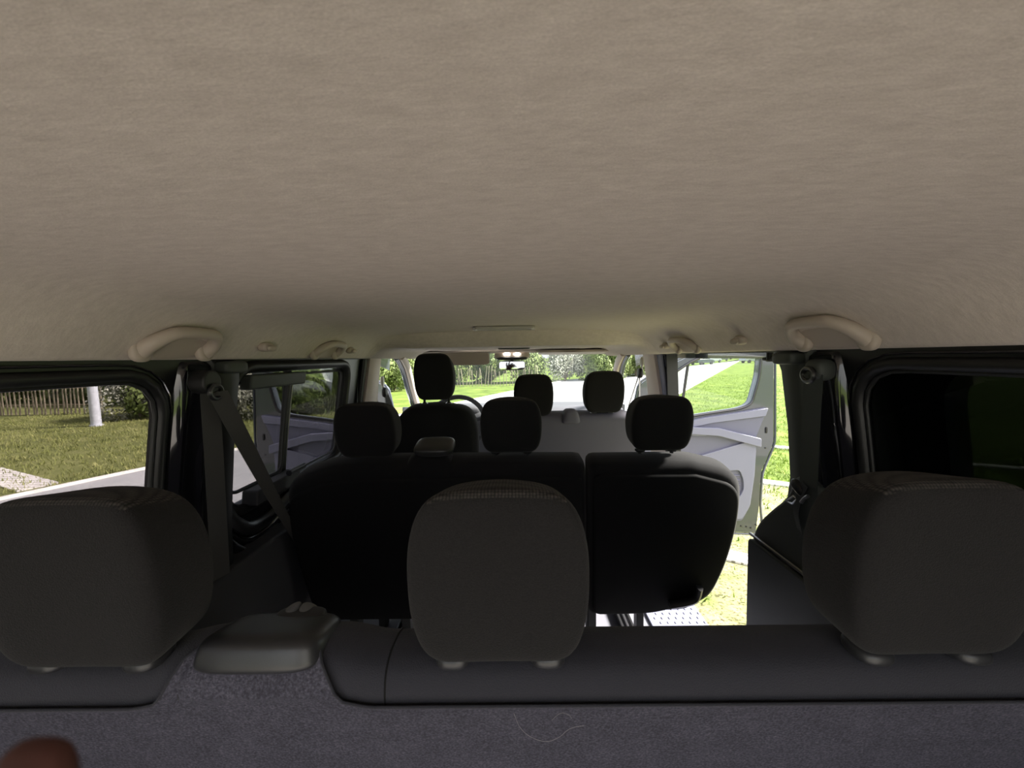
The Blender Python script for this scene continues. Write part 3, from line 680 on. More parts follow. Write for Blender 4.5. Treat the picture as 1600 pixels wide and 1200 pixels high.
# the strand lies on the carpeted slope: drop its points onto that slope
def on_slope(px, py): return onplane(px, py, (0, 0.434, 0.848), Vector((0, 0.9135, 0.407)).normalized()*-1)
h = MB()
for L_, r_ in ((((803, 1114), (812, 1135), (828, 1150), (852, 1158), (872, 1152), (890, 1138), (912, 1133)), 0.00016), (((862, 1125), (875, 1114), (888, 1116), (893, 1122)), 0.00012)):
    tube(h, smooth_path([on_slope(a, b)+Vector((0, -0.0012, 0.0006)) for a, b in L_], 6), r_, 5)
tag(h.build('loose_hair', M['hair']), 'curled pale hair lying on the carpeted back of the nearest bench', 'hair')
# ---- second row
def bench(name, label, outline_px, plane, th, r, shell_px=None, mats=('seat_back', 'seat_shell'), bulge=(0.03, 0.012), cat='bench seat'):
    P0, W, V = plane; o = pl(outline_px, P0, W, V)
    cx = sum(p.x for p in o)/len(o)
    t = thing(name, (cx, P0.y+0.3, 0), label, cat)
    mb = MB(); puffy(mb, o, P0, U, V, W, th, r, bulge[0], bulge[1], N=120); mb.build('backrest', M[mats[0]], t, sharp=80)
    if shell_px:
        s_ = pl(shell_px, P0, W, V); mb = MB(); puffy(mb, s_, P0-V*(th/2), U, V, W, 0.03, 0.014, 0, 0.006, N=120); mb.build('back_panel', M[mats[1]], t, sharp=80)
    return t
P2 = seat_plane(1.335, 0.92, 12)
L2 = round_poly(pl([(457, 742), (522, 716), (640, 713), (912, 712), (914, 800), (914, 950), (505, 953), (478, 880), (462, 810)], *P2), [0.06, 0.09, 0.0, 0.03, 0, 0.03, 0.05, 0.1, 0.1], 6)
def bench2(name, label, outl, shell):
    P0, W, V = P2; cx = sum(p.x for p in outl)/len(outl)
    t = thing(name, (cx, 1.65, 0), label, 'bench seat' if 'bench' in name else 'seat')
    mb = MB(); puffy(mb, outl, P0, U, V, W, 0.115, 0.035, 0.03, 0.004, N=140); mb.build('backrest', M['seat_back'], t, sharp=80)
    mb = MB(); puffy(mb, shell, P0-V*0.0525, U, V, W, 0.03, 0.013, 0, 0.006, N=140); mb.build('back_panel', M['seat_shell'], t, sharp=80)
    return t
S2 = round_poly(pl([(464, 762), (525, 736), (640, 733), (906, 730), (907, 800), (906, 944), (508, 948), (484, 878), (468, 812)], *P2), [0.05, 0.08, 0.0, 0.03, 0, 0.03, 0.05, 0.1, 0.1], 6)
b2 = bench2('bench_seat', 'black double bench seat in the middle row, with the belt outlet hump on its back', L2, S2)
R2 = round_poly(pl([(916, 713), (1075, 711), (1150, 728), (1146, 800), (1128, 868), (1100, 925), (1010, 945), (916, 946)], *P2), [0.03, 0.0, 0.11, 0.08, 0.08, 0.07, 0.05, 0.03], 6)
S2r = round_poly(pl([(922, 728), (1075, 727), (1142, 744), (1138, 800), (1120, 866), (1094, 917), (1010, 938), (922, 940)], *P2), [0.03, 0.0, 0.09, 0.08, 0.08, 0.07, 0.05, 0.03], 6)
s2 = bench2('folding_seat', 'black single seat in the middle row beside the open doorway', R2, S2r)
s2['category'] = 'seat'
for par, x in ((b2, -0.482), (b2, 0.002), (s2, 0.499)):
    headrest(par, (x, 1.325, 1.036 if x > -0.4 else 1.026), (0.204, 0.105, 0.184), tilt=9, mat='seat_back', post_z=0.932, post_mat='dark_steel', sleeve_mat='black')
# belt hump of the double bench
P0, W, V = P2
def nd(u): return Vector((u.x*(1-0.26*(u.z+0.1)), u.y, u.z))
q = onplane(676, 735, P0, V)
mb = MB(); rbox(mb, q+W*(-0.02)-V*0.012, (0.205, 0.10, 0.20), 4, 10, nd, R=Matrix.Rotation(math.radians(12), 3, 'X')); hp = mb.build('belt_hump', M['seat_back'], b2, sharp=80)
q = onplane(680, 697, P0, V)
mb = MB(); rbox(mb, q-V*0.004, (0.132, 0.115, 0.034), 4, 8, R=Matrix.Rotation(math.radians(12), 3, 'X')); mb.build('hump_cap', M['plastic'], hp)
def under(t, x0, x1, y0=1.42, y1=1.88, zc=0.36, legs=(), mat='seat_back'):
    mb = MB(); rbox(mb, ((x0+x1)/2, (y0+y1)/2, zc), (x1-x0, y1-y0, 0.15), 7, 10); mb.build('cushion', M[mat], t)
    for lx in legs:
        for ly in (y0+0.06, y1-0.10): mb = MB(); box(mb, (lx, ly, zc/2-0.02), (0.035, 0.05, zc-0.04)); mb.build('leg', M['black'], t, bevel=0.005)
under(b2, -0.72, 0.21, legs=(-0.62, -0.42, 0.12))
under(s2, 0.24, 0.70, legs=(0.30,))
q = atY(998, 945, 1.50)
mb = MB(); box(mb, (q.x, 1.50, 0.17), (0.028, 0.045, 0.34)); mb.build('leg', M['black'], s2, bevel=0.004)
# recliner cover at the outer lower corner and its lever tip
q1 = onplane(1068, 932, P0, V)
mb = MB(); pts = [onplane(a, b, P0-V*0.078, V) for a, b in ((1046, 945), (1070, 941), (1087, 934), (1093, 917))]; tube(mb, smooth_path(pts, 5), 0.012, 10, flat=1.8); rc = mb.build('recliner_cover', M['plastic'], s2)
mb = MB(); a = onplane(1094, 922, P0, V); b = onplane(1104, 920, P0, V); cyl(mb, a, b, 0.016, 10, r2=0.003); mb.build('lever_tip', M['black'], rc)
# grey side knob and buckle at the left foot of the double bench
mb = MB(); rbox(mb, atY(487, 868, 1.43), (0.055, 0.06, 0.085), 2.6, 6); mb.build('recliner_knob', M['lilac'], b2)
mb = MB(); rbox(mb, atY(469, 842, 1.43), (0.022, 0.03, 0.07), 3, 5, R=Matrix.Rotation(0.5, 3, 'Y')); tag(mb.build('belt_buckle', M['black']), 'black belt buckle beside the left edge of the middle row bench', 'belt buckle')
# seat rails on the floor
def rails(x, y0, y1, label):
    t = thing('seat_rail', (x, (y0+y1)/2, 0), label, 'seat rail', 'floor rails under the middle row')
    for dx in (-0.024, 0.0, 0.024):
        mb = MB(); box(mb, (x+dx, (y0+y1)/2, 0.018), (0.011, y1-y0, 0.034)); mb.build('track', M['steel'] if dx == 0 else M['dark_steel'], t, bevel=0.002)
rails(atG(978, 975, 0.02).x, 1.30, 2.0, 'dark and bright metal floor rail under the single middle seat')
rails(atG(632, 978, 0.02).x, 1.30, 2.0, 'dark and bright metal floor rail under the middle row bench')
# ---- front row
PF = seat_plane(2.03, 0.95, 10)
dr = thing('driver_seat', (-0.395, 2.3, 0), 'charcoal driver seat behind the steering wheel with its headrest raised on two posts', 'seat')
o = round_poly(pl([(619, 655), (640, 633), (690, 629), (735, 636), (747, 662), (752, 760), (752, 860), (612, 860), (614, 760)], *PF), [0.08, 0.09, 0, 0.08, 0.07, 0, 0.04, 0.04, 0], 6)
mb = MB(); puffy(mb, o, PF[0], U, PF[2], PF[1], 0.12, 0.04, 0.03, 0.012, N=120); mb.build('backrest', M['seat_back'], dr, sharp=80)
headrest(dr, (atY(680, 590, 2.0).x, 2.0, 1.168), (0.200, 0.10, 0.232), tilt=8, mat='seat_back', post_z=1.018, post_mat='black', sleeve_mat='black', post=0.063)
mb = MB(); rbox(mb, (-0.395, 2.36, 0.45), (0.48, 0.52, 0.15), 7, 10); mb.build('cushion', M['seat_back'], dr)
mb = MB(); rbox(mb, (-0.395, 2.34, 0.20), (0.40, 0.40, 0.38), 10, 6); mb.build('seat_box', M['black'], dr)
pb = thing('passenger_bench', (0.3, 2.3, 0), 'grey double passenger bench in the front row with two headrests', 'bench seat')
o = round_poly(pl([(780, 650), (800, 646), (975, 643), (996, 650), (1000, 740), (1000, 860), (780, 860)], *PF), [0.04, 0, 0, 0.06, 0, 0.04, 0.04], 6)
mb = MB(); puffy(mb, o, PF[0], U, PF[2], PF[1], 0.12, 0.03, 0.03, 0.004, N=120); mb.build('backrest', M['bench_grey'], pb, sharp=80)
for px_, top, bot in ((833, 584, 650), (942, 579, 645)):
    q = atY(px_, 600, 2.0); zt = atY(px_, top, 2.02).z; zb = atY(px_, bot, 1.96).z
    headrest(pb, (q.x, 2.0, (zt+zb)/2), (0.200, 0.10, (zt-zb)*1.0), tilt=8, mat='seat', post_z=zb-0.016, post_mat='black', sleeve_mat='black', post=0.045)
mb = MB(); rbox(mb, atY(891, 650, 2.0), (0.088, 0.09, 0.075), 4, 8, nd); mb.build('belt_hump', M['bench_grey'], pb)
mb = MB(); rbox(mb, (0.31, 2.36, 0.45), (0.72, 0.52, 0.15), 7, 10); mb.build('cushion', M['seat_back'], pb)
mb = MB(); rbox(mb, (0.31, 2.34, 0.20), (0.64, 0.40, 0.38), 10, 6); mb.build('seat_box', M['black'], pb)
# ------------------------------------------------------------------ cab furniture
t = thing('steering_wheel', (-0.38, 2.55, 0.8), 'dark grey steering wheel beyond the driver seat', 'steering wheel')
c = atY(714, 661, 2.56); R = Matrix.Rotation(math.radians(-28), 3, 'X')
mb = MB(); tube(mb, [c+R @ Vector((0.185*math.cos(a), 0, 0.185*math.sin(a))) for a in np.linspace(0, 2*PI, 48, endpoint=False)], 0.016, 10, closed=True); mb.build('rim', M['dash'], t)
mb = MB(); rbox(mb, c+R @ Vector((0, 0.02, -0.01)), (0.16, 0.06, 0.13), 3.5, 7, R=R)
for a in (0.2, PI-0.2, -PI/2): tube(mb, [c+R @ Vector((0.06*math.cos(a), 0.02, 0.06*math.sin(a))), c+R @ Vector((0.18*math.cos(a), 0, 0.18*math.sin(a)))], 0.014, 8)
mb.build('hub', M['dash'], t)
mb = MB(); cyl(mb, c+R @ Vector((0, 0.04, 0)), (c.x, 2.86, 0.72), 0.035, 14); mb.build('column', M['black'], t)
t = thing('dashboard', (0, 2.95, 0.5), 'grey dashboard running under the windscreen', 'dashboard')
prof = [(2.92, 0.35), (2.86, 0.45), (2.80, 0.62), (2.76, 0.75), (2.78, 0.845), (2.83, 0.878), (2.95, 0.885), (3.2, 0.860), (3.50, 0.825), (3.50, 0.4)]
mb = MB(); loft(mb, [[Vector((x, y, z)) for y, z in smooth_path([Vector((a, b, 0)) for a, b in prof], 3) for y, z in ((y, z),)] if False else [Vector((x, p.x, p.y+0.022*math.exp(-((x+0.38)/0.2)**2)*(1 if 2.7 < p.x < 2.96 and p.y > 0.8 else 0))) for p in smooth_path([Vector((a, b, 0)) for a, b in prof], 3)] for x in np.linspace(-0.79, 0.79, 31)], caps=True); mb.build('fascia', M['dash'], t, sharp=60)
mb = MB(); rbox(mb, (-0.38, 2.85, 0.88), (0.34, 0.16, 0.09), 3, 8); mb.build('instrument_hood', M['dash'], t)
mb = MB(); rbox(mb, (0.05, 2.78, 0.60), (0.26, 0.10, 0.36), 6, 8); mb.build('centre_console', M['black'], t)
# interior mirror with its lamp console
t = thing('interior_mirror', (0, 2.66, 1.27), 'interior mirror below a roof console with two lit lamps', 'mirror')
Ym = 2.62
a = atY(800, 559, Ym); mb = MB(); rbox(mb, a+Vector((0, 0.0, 0.014)), (0.235, 0.10, 0.05), 4, 8); con = mb.build('lamp_console', M['beige'], t)
mb = MB(); rbox(mb, atY(800, 560, Ym-0.05)+Vector((0, 0.01, 0)), (0.20, 0.05, 0.022), 3.5, 6); mb.build('console_base', M['black'], con)
for px_ in (792, 808):
    mb = MB(); q = atY(px_, 553, Ym-0.052); rbox(mb, q, (0.042, 0.012, 0.015), 3, 5); mb.build('lamp_lens', M['lamp_on'], con)
q = atY(800, 571, 2.58)
mb = MB(); rbox(mb, q+Vector((0, 0.012, 0)), (0.178, 0.03, 0.062), 4, 8); hs = mb.build('mirror_housing', M['black'], t)
mb = MB(); plate(mb, rrect(-0.083, 0.083, -0.025, 0.025, 0.012), lambda p, q=q: q+Vector((p.x, -0.0065, p.y)), lambda p, q=q: q+Vector((p.x, 0.0, p.y))); mb.build('mirror_glass', M['mirror'], hs)
mb = MB(); cyl(mb, q+Vector((0, 0.02, 0.02)), q+Vector((0, 0.05, 0.07)), 0.012, 10); mb.build('stem', M['black'], t)
# sun visors
def visor(x0, y0, x1, y1, label, tiltz):
    a = atY(x0, y0, 2.60); b = atY(x1, y1, 2.60)
    t = thing('sun_visor', ((a.x+b.x)/2, 2.6, min(a.z, b.z)), label, 'sun visor', 'sun visors')
    mb = MB(); rbox(mb, ((a.x+b.x)/2, 2.60+tiltz*0.3, (a.z+b.z)/2), (abs(b.x-a.x), 0.018, max(abs(a.z-b.z), 0.02)) if not tiltz else (abs(b.x-a.x), 0.16, 0.018), 7, 9, R=Matrix.Rotation(0.0 if not tiltz else -0.10, 3, 'X')); mb.build('panel', M['beige'], t)
    mb = MB(); cyl(mb, (a.x-0.02, 2.605, max(a.z, b.z)-0.004), (b.x+0.005, 2.605, max(a.z, b.z)-0.004), 0.006, 8); mb.build('pivot_rod', M['lens'], t)
    return t
visor(690, 551, 765, 570, 'beige sun visor folded down, left of the interior mirror', 0)
v2 = visor(842, 548, 962, 552, 'beige sun visor folded up, right of the interior mirror', 0.2)
mb = MB(); a, b = atY(886, 550, 2.55), atY(912, 552, 2.55); box(mb, ((a.x+b.x)/2, 2.56, (a.z+b.z)/2-0.004), (b.x-a.x, 0.05, 0.002)); mb.build('sticker', M['kerb'], v2)
# roof lamp ahead of the step
t = thing('dome_lamp', (-0.02, 1.76, 1.38), 'flat oblong roof lamp recessed in the headliner', 'lamp')
a = atY(748, 514, 1.76); b = atY(828, 512, 1.76); cx = (a.x+b.x)/2
mb = MB(); ringplate(mb, rrect(-0.135, 0.135, -0.05, 0.05, 0.02), rrect(-0.12, 0.12, -0.038, 0.038, 0.012), lambda p: Vector((cx+p.x, 1.74+p.y, 1.392)), lambda p: Vector((cx+p.x, 1.74+p.y, 1.380))); mb.build('bezel', M['lens'], t, bevel=0.002)
mb = MB(); rbox(mb, (cx, 1.74, 1.390), (0.24, 0.075, 0.010), 6, 6); mb.build('diffuser', M['lens'], t)
# overhead recess behind the console
mb = MB(); rbox(mb, atY(803, 545, 2.35)+Vector((0, 0, 0.004)), (0.19, 0.04, 0.016), 5, 5); o = mb.build('microphone_grille', M['greenish']); tag(o, 'small dark roof grille in front of the interior mirror lamps', 'grille')
# ---- grab handles and coat hooks
def grab(side, y0, y1, z0, z1, label):
    ym = (y0+y1)/2; t = thing('grab_handle', (side*0.70, ym, z0), label, 'grab handle', 'roof grab handles')
    def X(z): return 0.735-(z-1.275)*0.85
    h = z1-z0; e = 0.17*(y1-y0)
    def P(y, z, o): return Vector((side*(X(z)-o), y, z))
    pts = smooth_path([P(y0, z0, .004), P(y0+e*.05, z0+h*.5, .018), P(y0+e*.9, z1-h*.10, .026), P(y0+e*2, z1, .028), P(y1-e*2, z1, .028), P(y1-e*.9, z1-h*.10, .026), P(y1-e*.05, z0+h*.5, .018), P(y1, z0, .004)], 6)
    mb = MB(); tube(mb, pts, 0.0125, 12, rr=lambda s: 0.0125*(1.0+0.45*abs(2*s-1)**2.5)); mb.build('grip', M['beige'], t, sharp=80)
    for y in (y0, y1):
        mb = MB(); rbox(mb, P(y, z0+0.006, 0.006), (0.024, 0.045, 0.045), 2.6, 7); mb.build('mount', M['beige'], t)
    # shallow moulded bowl the handle sits in
    mb = MB(); rbox(mb, P(ym, (z0+z1)/2, -0.008), (0.02, (y1-y0)+0.07, h+0.035), 3, 9, R=Matrix.Rotation(side*math.radians(-40), 3, 'Y')); mb.build('bowl', M['beige'], t)
    return t
grab(-1, 0.775, 0.935, 1.278, 1.322, 'large beige grab handle over the left rear window')
grab(-1, 1.45, 1.62, 1.278, 1.320, 'small beige grab handle over the left sliding door')
grab(1, 0.79, 0.965, 1.278, 1.326, 'large beige grab handle above the right belt pillar')
grab(1, 1.53, 1.70, 1.278, 1.318, 'small beige grab handle over the open right doorway')
def hook(side, y, label):
    t = thing('coat_hook', (side*0.70, y, 1.285), label, 'coat hook', 'roof coat hooks')
    mb = MB(); rbox(mb, (side*0.700, y, 1.300), (0.030, 0.046, 0.028), 2.8, 7); mb.build('base', M['beige'], t)
    mb = MB(); rbox(mb, (side*0.682, y, 1.296), (0.014, 0.040, 0.018), 2.4, 6); mb.build('hook', M['beige'], t)
hook(-1, 1.135, 'beige coat hook between the two left grab handles')
hook(-1, 1.72, 'beige coat hook just ahead of the small left grab handle')
hook(1, 1.20, 'beige coat hook between the two right grab handles')
hook(1, 1.79, 'beige coat hook just ahead of the small right grab handle')
# ---- seat belts
def dring(mb, p, side, r=0.024, mi=0):
    tube(mb, [p+Vector((0.012*side*math.cos(a)*0.3, r*math.cos(a), r*0.7*math.sin(a))) for a in np.linspace(0, 2*PI, 24, endpoint=False)], 0.006, 8, closed=True, mi=mi)
t = thing('seat_belt', (-0.78, 1.08, 0.66), 'seat belt hanging from the left rear pillar, its strap slanting to the middle bench', 'seat belt')
q = atX(325, 604, -0.755)
mb = MB(); cyl(mb, q+Vector((-0.03, 0, 0.012)), q+Vector((0.014, 0, 0.012)), 0.030, 22); mb.build('anchor_cover', M['black'], t, bevel=0.005)
mb = MB(); dring(mb, q+Vector((0.016, 0.004, -0.014)), -1); mb.build('guide_loop', M['dark_steel'], t)
a = atX(328, 612, -0.772); b = atX(336, 740, -0.785); c_ = atX(345, 902, -0.792)
mb = MB(); ribbon(mb, smooth_path([a, b, c_], 6), 0.048, (0.35, 1, 0), 0.0018); w_ = mb.build('vertical_webbing', M['belt'], t)
e0 = q+Vector((0.018, 0.006, -0.014)); e1 = atY(478, 868, 1.42)
mb = MB(); ribbon(mb, [e0.lerp(e1, s)+Vector((0, 0, -0.006*math.sin(PI*s))) for s in np.linspace(0, 1, 16)], 0.047, lambda s: Vector((0.50-0.70*s, 0.85, 0.1-0.25*s)), 0.0018); mb.build('slanting_webbing', M['belt'], t)
t = thing('seat_belt', (0.78, 1.08, 0.66), 'seat belt flat on the dark right pillar next to the open doorway, tongue below', 'seat belt')
q = atX(1268, 578, 0.752)
mb = MB(); rbox(mb, q+Vector((0.02, 0, 0.0)), (0.05, 0.06, 0.055), 3, 7); mb.build('anchor_cover', M['greenish'], t)
mb = MB(); dring(mb, q+Vector((-0.008, 0, -0.012)), 1); mb.build('guide_loop', M['dark_steel'], t)
mb = MB(); ribbon(mb, smooth_path([atX(1271, 585, 0.752), atX(1266, 680, 0.772), atX(1262, 800, 0.785), atX(1262, 830, 0.79)], 5), 0.048, (-0.25, 1, 0), 0.0018); mb.build('vertical_webbing', M['greenish'], t)
mb = MB(); rbox(mb, atX(1248, 762, 0.77), (0.02, 0.055, 0.026), 3, 6, R=Matrix.Rotation(math.radians(28), 3, 'X')); mb.build('tongue_grip', M['plastic'], t)
mb = MB(); tube(mb, [atX(a_, b_, 0.77) for a_, b_ in ((1240, 775), (1229, 783), (1238, 787), (1246, 780))], 0.003, 8, closed=True); tube(mb, smooth_path([atX(a_, b_, 0.765) for a_, b_ in ((1252, 785), (1258, 778), (1263, 775))], 4), 0.005, 8); mb.build('tongue', M['steel'], t)
mb = MB(); ribbon(mb, smooth_path([atX(1258, 757, 0.765), atX(1250, 775, 0.765), atX(1244, 800, 0.77), atX(1250, 830, 0.78)], 5), 0.03, (0.2, 1, 0.2), 0.0018); mb.build('loose_webbing', M['black'], t)
for side, px_, py_ in ((-1, 598, 608), (1, 1003, 578)):
    X = side*0.80; q = atX(px_, py_, X)
    t = thing('seat_belt', q+Vector((0, 0, -0.4)), 'front seat belt on the %s' % ('left door pillar beside the driver seat' if side < 0 else 'right door pillar beside the passenger bench'), 'seat belt')
    mb = MB(); rbox(mb, q+Vector((0, 0, 0.05)), (0.02, 0.04, 0.06), 3, 6); cyl(mb, q+Vector((0, 0, 0.03)), q+Vector((0, 0, 0.0)), 0.006, 8); mb.build('height_slider', M['lens'], t)
    mb = MB(); rbox(mb, q+Vector((-side*0.012, 0, -0.02)), (0.03, 0.055, 0.06), 3, 6); mb.build('anchor_cover', M['black'], t)
    mb = MB(); ribbon(mb, [q+Vector((-side*0.014, 0, -0.03)), q+Vector((-side*0.014, 0.0, -0.25)), q+Vector((-side*0.012, 0.0, -0.60))], 0.047, (0.5*side, 1, 0), 0.002); mb.build('vertical_webbing', M['belt'], t)
    mb = MB(); ribbon(mb, [q+Vector((-side*0.018, 0, -0.03)), q+Vector((-side*0.06, 0.06, -0.22)), q+Vector((-side*0.10, 0.12, -0.50))], 0.04, (0.5, 1, 0.0), 0.002); mb.build('slanting_webbing', M['belt'], t)
# ---- photographer's hand at the lower left, one fingertip reaching in front of the lens corner
def skin_chain(mesh_pts, edges, radii, name, mat, parent=None, subd=2):
    me = bpy.data.meshes.new(name); org = Vector(mesh_pts[0]); base = worldloc(parent) if parent else org
    me.from_pydata([tuple(Vector(p)-base) for p in mesh_pts], edges, [])
    o = bpy.data.objects.new(name, me); COL.objects.link(o)
    if parent: o.parent = parent
    else: o.location = org
    md = o.modifiers.new('skin', 'SKIN'); md.use_smooth_shade = True
    for i, r in enumerate(radii): me.skin_vertices[0].data[i].radius = (r, r)
    me.skin_vertices[0].data[0].use_root = True
    s = o.modifiers.new('subd', 'SUBSURF'); s.levels = subd; s.render_levels = subd
    me.materials.append(M[mat]); return o
def cl(x, y, z): return CAM + cR*x + cU*y - cF*z     # offsets from the phone
tip = cl(-0.0622, -0.0488, -0.045)
wr = cl(-0.10, -0.20, 0.10)
pts = [wr, cl(-0.085, -0.150, 0.070), cl(-0.075, -0.105, 0.045),
       cl(-0.078, -0.082, 0.010), cl(-0.070, -0.066, -0.018), tip,                         # index finger
       cl(-0.050, -0.100, 0.035), cl(-0.035, -0.085, 0.005), cl(-0.028, -0.085, -0.020), cl(-0.024, -0.092, -0.036),   # middle
       cl(-0.030, -0.112, 0.042), cl(-0.010, -0.102, 0.012), cl(-0.002, -0.102, -0.010), cl(0.002, -0.108, -0.026),    # ring
       cl(-0.018, -0.128, 0.052), cl(0.008, -0.122, 0.028), cl(0.018, -0.122, 0.010), cl(0.022, -0.126, -0.004),       # little
       cl(-0.105, -0.125, 0.055), cl(-0.110, -0.095, 0.030), cl(-0.104, -0.072, 0.018)]    # thumb
ed = [(0, 1), (1, 2), (2, 3), (3, 4), (4, 5), (1, 6), (6, 7), (7, 8), (8, 9), (1, 10), (10, 11), (11, 12), (12, 13), (1, 14), (14, 15), (15, 16), (16, 17), (1, 18), (18, 19), (19, 20)]
rd = [.026, .030, .014, .0095, .0085, .0080, .013, .009, .0085, .0075, .013, .009, .008, .007, .012, .008, .007, .006, .014, .011, .009]
hand = skin_chain(pts, ed, rd, 'person', 'skin')
tag(hand, 'blurred reddish fingertip of the person taking the photo, lower left corner', 'person')
mb = MB(); cyl(mb, cl(-0.098, -0.185, 0.092), cl(-0.16, -0.50, 0.26), 0.040, 20, r2=0.055); mb.build('sleeve', M['sleeve'], hand)
mb = MB(); rbox(mb, tip+cF*0.0068+cU*(-0.003), (0.009, 0.004, 0.010), 3, 5); mb.build('fingernail', M['nail'], hand)
# ------------------------------------------------------------------ outside
# ground: turf, road, paving strips between the bays
def gpoly(name, mat, pts, z, label, h=0.02):
    mb = MB(); pts = [Vector((p[0], p[1], 0)) for p in pts]
    if len(pts) == 4:   # long shapes as a grid of quads
        a, b, c, d = pts; n = max(1, int((b-a).length/8)); loft(mb, [[a.lerp(b, i/n)+Vector((0, 0, z-h)), a.lerp(b, i/n)+Vector((0, 0, z)), d.lerp(c, i/n)+Vector((0, 0, z)), d.lerp(c, i/n)+Vector((0, 0, z-h))] for i in range(n+1)], closed=True, caps=True)
    else: plate(mb, [Vector((p[0], p[1], 0)) for p in pts], lambda p: Vector((p.x, p.y, z-h)), lambda p: Vector((p.x, p.y, z)))
    return struct(mb.build(name, M[mat], loc=(0, 0, z-h)), label)
gpoly('ground', 'lawn', [(-260, -60), (260, -60), (260, 420), (-260, 420)], GZ, 'grass covered ground', 0.1)
l0, l1 = atG(130, 755), atG(402, 697); dl = (l1-l0).normalized()
r0, r1 = atG(1074, 608), atG(1158, 562.5); drr = (r1-r0).normalized()
mb = MB(); far_ = [l0-dl*(12-38*t) for t in np.linspace(0, 1, 12)]; fe = far_[-1]
far_ += [fe+Vector((0.60, 0.80, 0))*d for d in (6, 14, 25, 40, 60, 90, 130)]
near_ = [r0-drr*30+drr*(200*(k/(len(far_)-1))**2) for k in range(len(far_))]
loft(mb, [[Vector((a.x, a.y, GZ-0.02)), Vector((a.x, a.y, GZ+0.012)), Vector((b.x, b.y, GZ+0.012)), Vector((b.x, b.y, GZ-0.02))] for a, b in zip(far_, near_)], closed=True, caps=True)
struct(mb.build('road', M['asphalt'], loc=(0, 0, GZ-0.02)), 'pale asphalt road crossing in front of the parked van')
gpoly('meadow', 'meadow', [l0-dl*12+Vector((-40, 16, 0)), l0+dl*9+Vector((-40, 16, 0)), l0+dl*9, l0-dl*12], GZ+0.008, 'rough grass beyond the road on the left')
def strip(a, b, w, name, mat, z, label, h=0.05):
    a = Vector((a.x, a.y, 0)); b = Vector((b.x, b.y, 0)); n = (b-a).normalized(); n = Vector((-n.y, n.x, 0))*w/2
    return gpoly(name, mat, [a-n, b-n, b+n, a+n], z, label, h)
strip(l0-dl*12, l0+dl*26, 0.07, 'kerb', 'kerb', GZ+0.05, 'white kerb along the far side of the road')
strip(r0-drr*14, r0+drr*150, 0.10, 'kerb', 'kerb', GZ+0.035, 'pale kerb along the near side of the road')
perp = Vector((drr.y, -drr.x, 0))
s0 = atG(1150, 874); s1 = atG(1210, 757)
for s in (s0, s1, s1+(s1-s0)*1.0):
    strip(s-perp*1.6, s+perp*5.5, 0.20, 'paving', 'pavers', GZ+0.03, 'pale paving strip between grass parking bays')
pl_ = Vector((-dl.y, dl.x, 0)); q0 = atG(22, 752)
for k in (-1, 0):
    strip(q0+dl*2.7*k-pl_*0.9, q0+dl*2.7*k+pl_*5.5, 0.42, 'paving', 'pavers', GZ+0.03, 'pale paving strip across the grass beyond the road')
strip(atG(344, 706)+pl_*0.4, atG(372, 702)+pl_*2.5, 0.5, 'paving', 'pavers', GZ+0.03, 'pale paving strip beyond the road')
gpoly('reflector', 'bounce_ground', [(-7, -0.9), (7, -0.9), (7, -16), (-7, -16)], GZ+0.02, 'unseen pale ground forecourt behind the van')  # unseen pale slab, added to bounce daylight up onto the headliner
gpoly('worn_turf', 'litter', [(0.9, 0.2), (1.0, 2.5), (1.4, 4.4), (3.2, 5.4), (5.5, 4.2), (5.0, 0.5), (3.0, -0.5)], GZ+0.012, 'worn gravelly turf beside the van')
# grass blades on the near turf
def blades(name, n, region, hmin, hmax, mat, label, seed, reject=None, tuft=1):
    r = np.random.default_rng(seed); V_ = []; F_ = []
    X0, X1, Y0, Y1 = region
    cnt = 0
    while cnt < n:
        x = r.uniform(X0, X1); y = r.uniform(Y0, Y1)
        if reject and reject(x, y): continue
        for _ in range(tuft):
            xx = x+r.normal(0, .025); yy = y+r.normal(0, .025)
            a = r.uniform(0, PI); h = r.uniform(hmin, hmax); w = 0.004+0.004*r.random(); lx, ly = r.normal(0, h*.45, 2)
            dx, dy = math.cos(a)*w, math.sin(a)*w; b = len(V_)
            V_ += [(xx-dx, yy-dy, GZ), (xx+dx, yy+dy, GZ), (xx+dx*.7+lx*.45, yy+dy*.7+ly*.45, GZ+h*.6), (xx-dx*.7+lx*.45, yy-dy*.7+ly*.45, GZ+h*.6), (xx+lx, yy+ly, GZ+h)]
            F_ += [(b, b+1, b+2, b+3), (b+3, b+2, b+4)]
            cnt += 1
    me = bpy.data.meshes.new(name); me.from_pydata(V_, [], F_); me.materials.append(M[mat])
    o = bpy.data.objects.new(name, me); COL.objects.link(o); tag(o, label, 'grass', kind='stuff'); return o
def in_road(x, y):
    p = Vector((x, y, 0)); a = (p-Vector((l0.x, l0.y, 0))); b = (p-Vector((r0.x, r0.y, 0)))
    left = dl.x*a.y-dl.y*a.x > 0.1; right = drr.x*b.y-drr.y*b.x < -0.1
    return not (left or right)
def bad_r(x, y):
    if in_road(x, y) or (x < 1.15 and y < 4.3): return True
    for s in (s0, s1):
        if abs((Vector((x, y, 0))-Vector((s.x, s.y, 0))).dot(drr)) < 0.13: return True
    if x < 3.6 and y < 4.8 and rng.random() < 0.72: return True
    if rng.random() > min(1.0, (7.0/math.hypot(x, y))**1.7): return True
    return False
blades('grass', 60000, (1.1, 26.0, 1.5, 34.0), 0.02, 0.075, 'blade', 'short bright grass beside the open doors', 3, bad_r, 3)
blades('grass', 34000, (-17.0, -5.2, 4.0, 15.0), 0.03, 0.10, 'blade_dry', 'short grass seen through the left windows', 4, lambda x, y: in_road(x, y), 3)
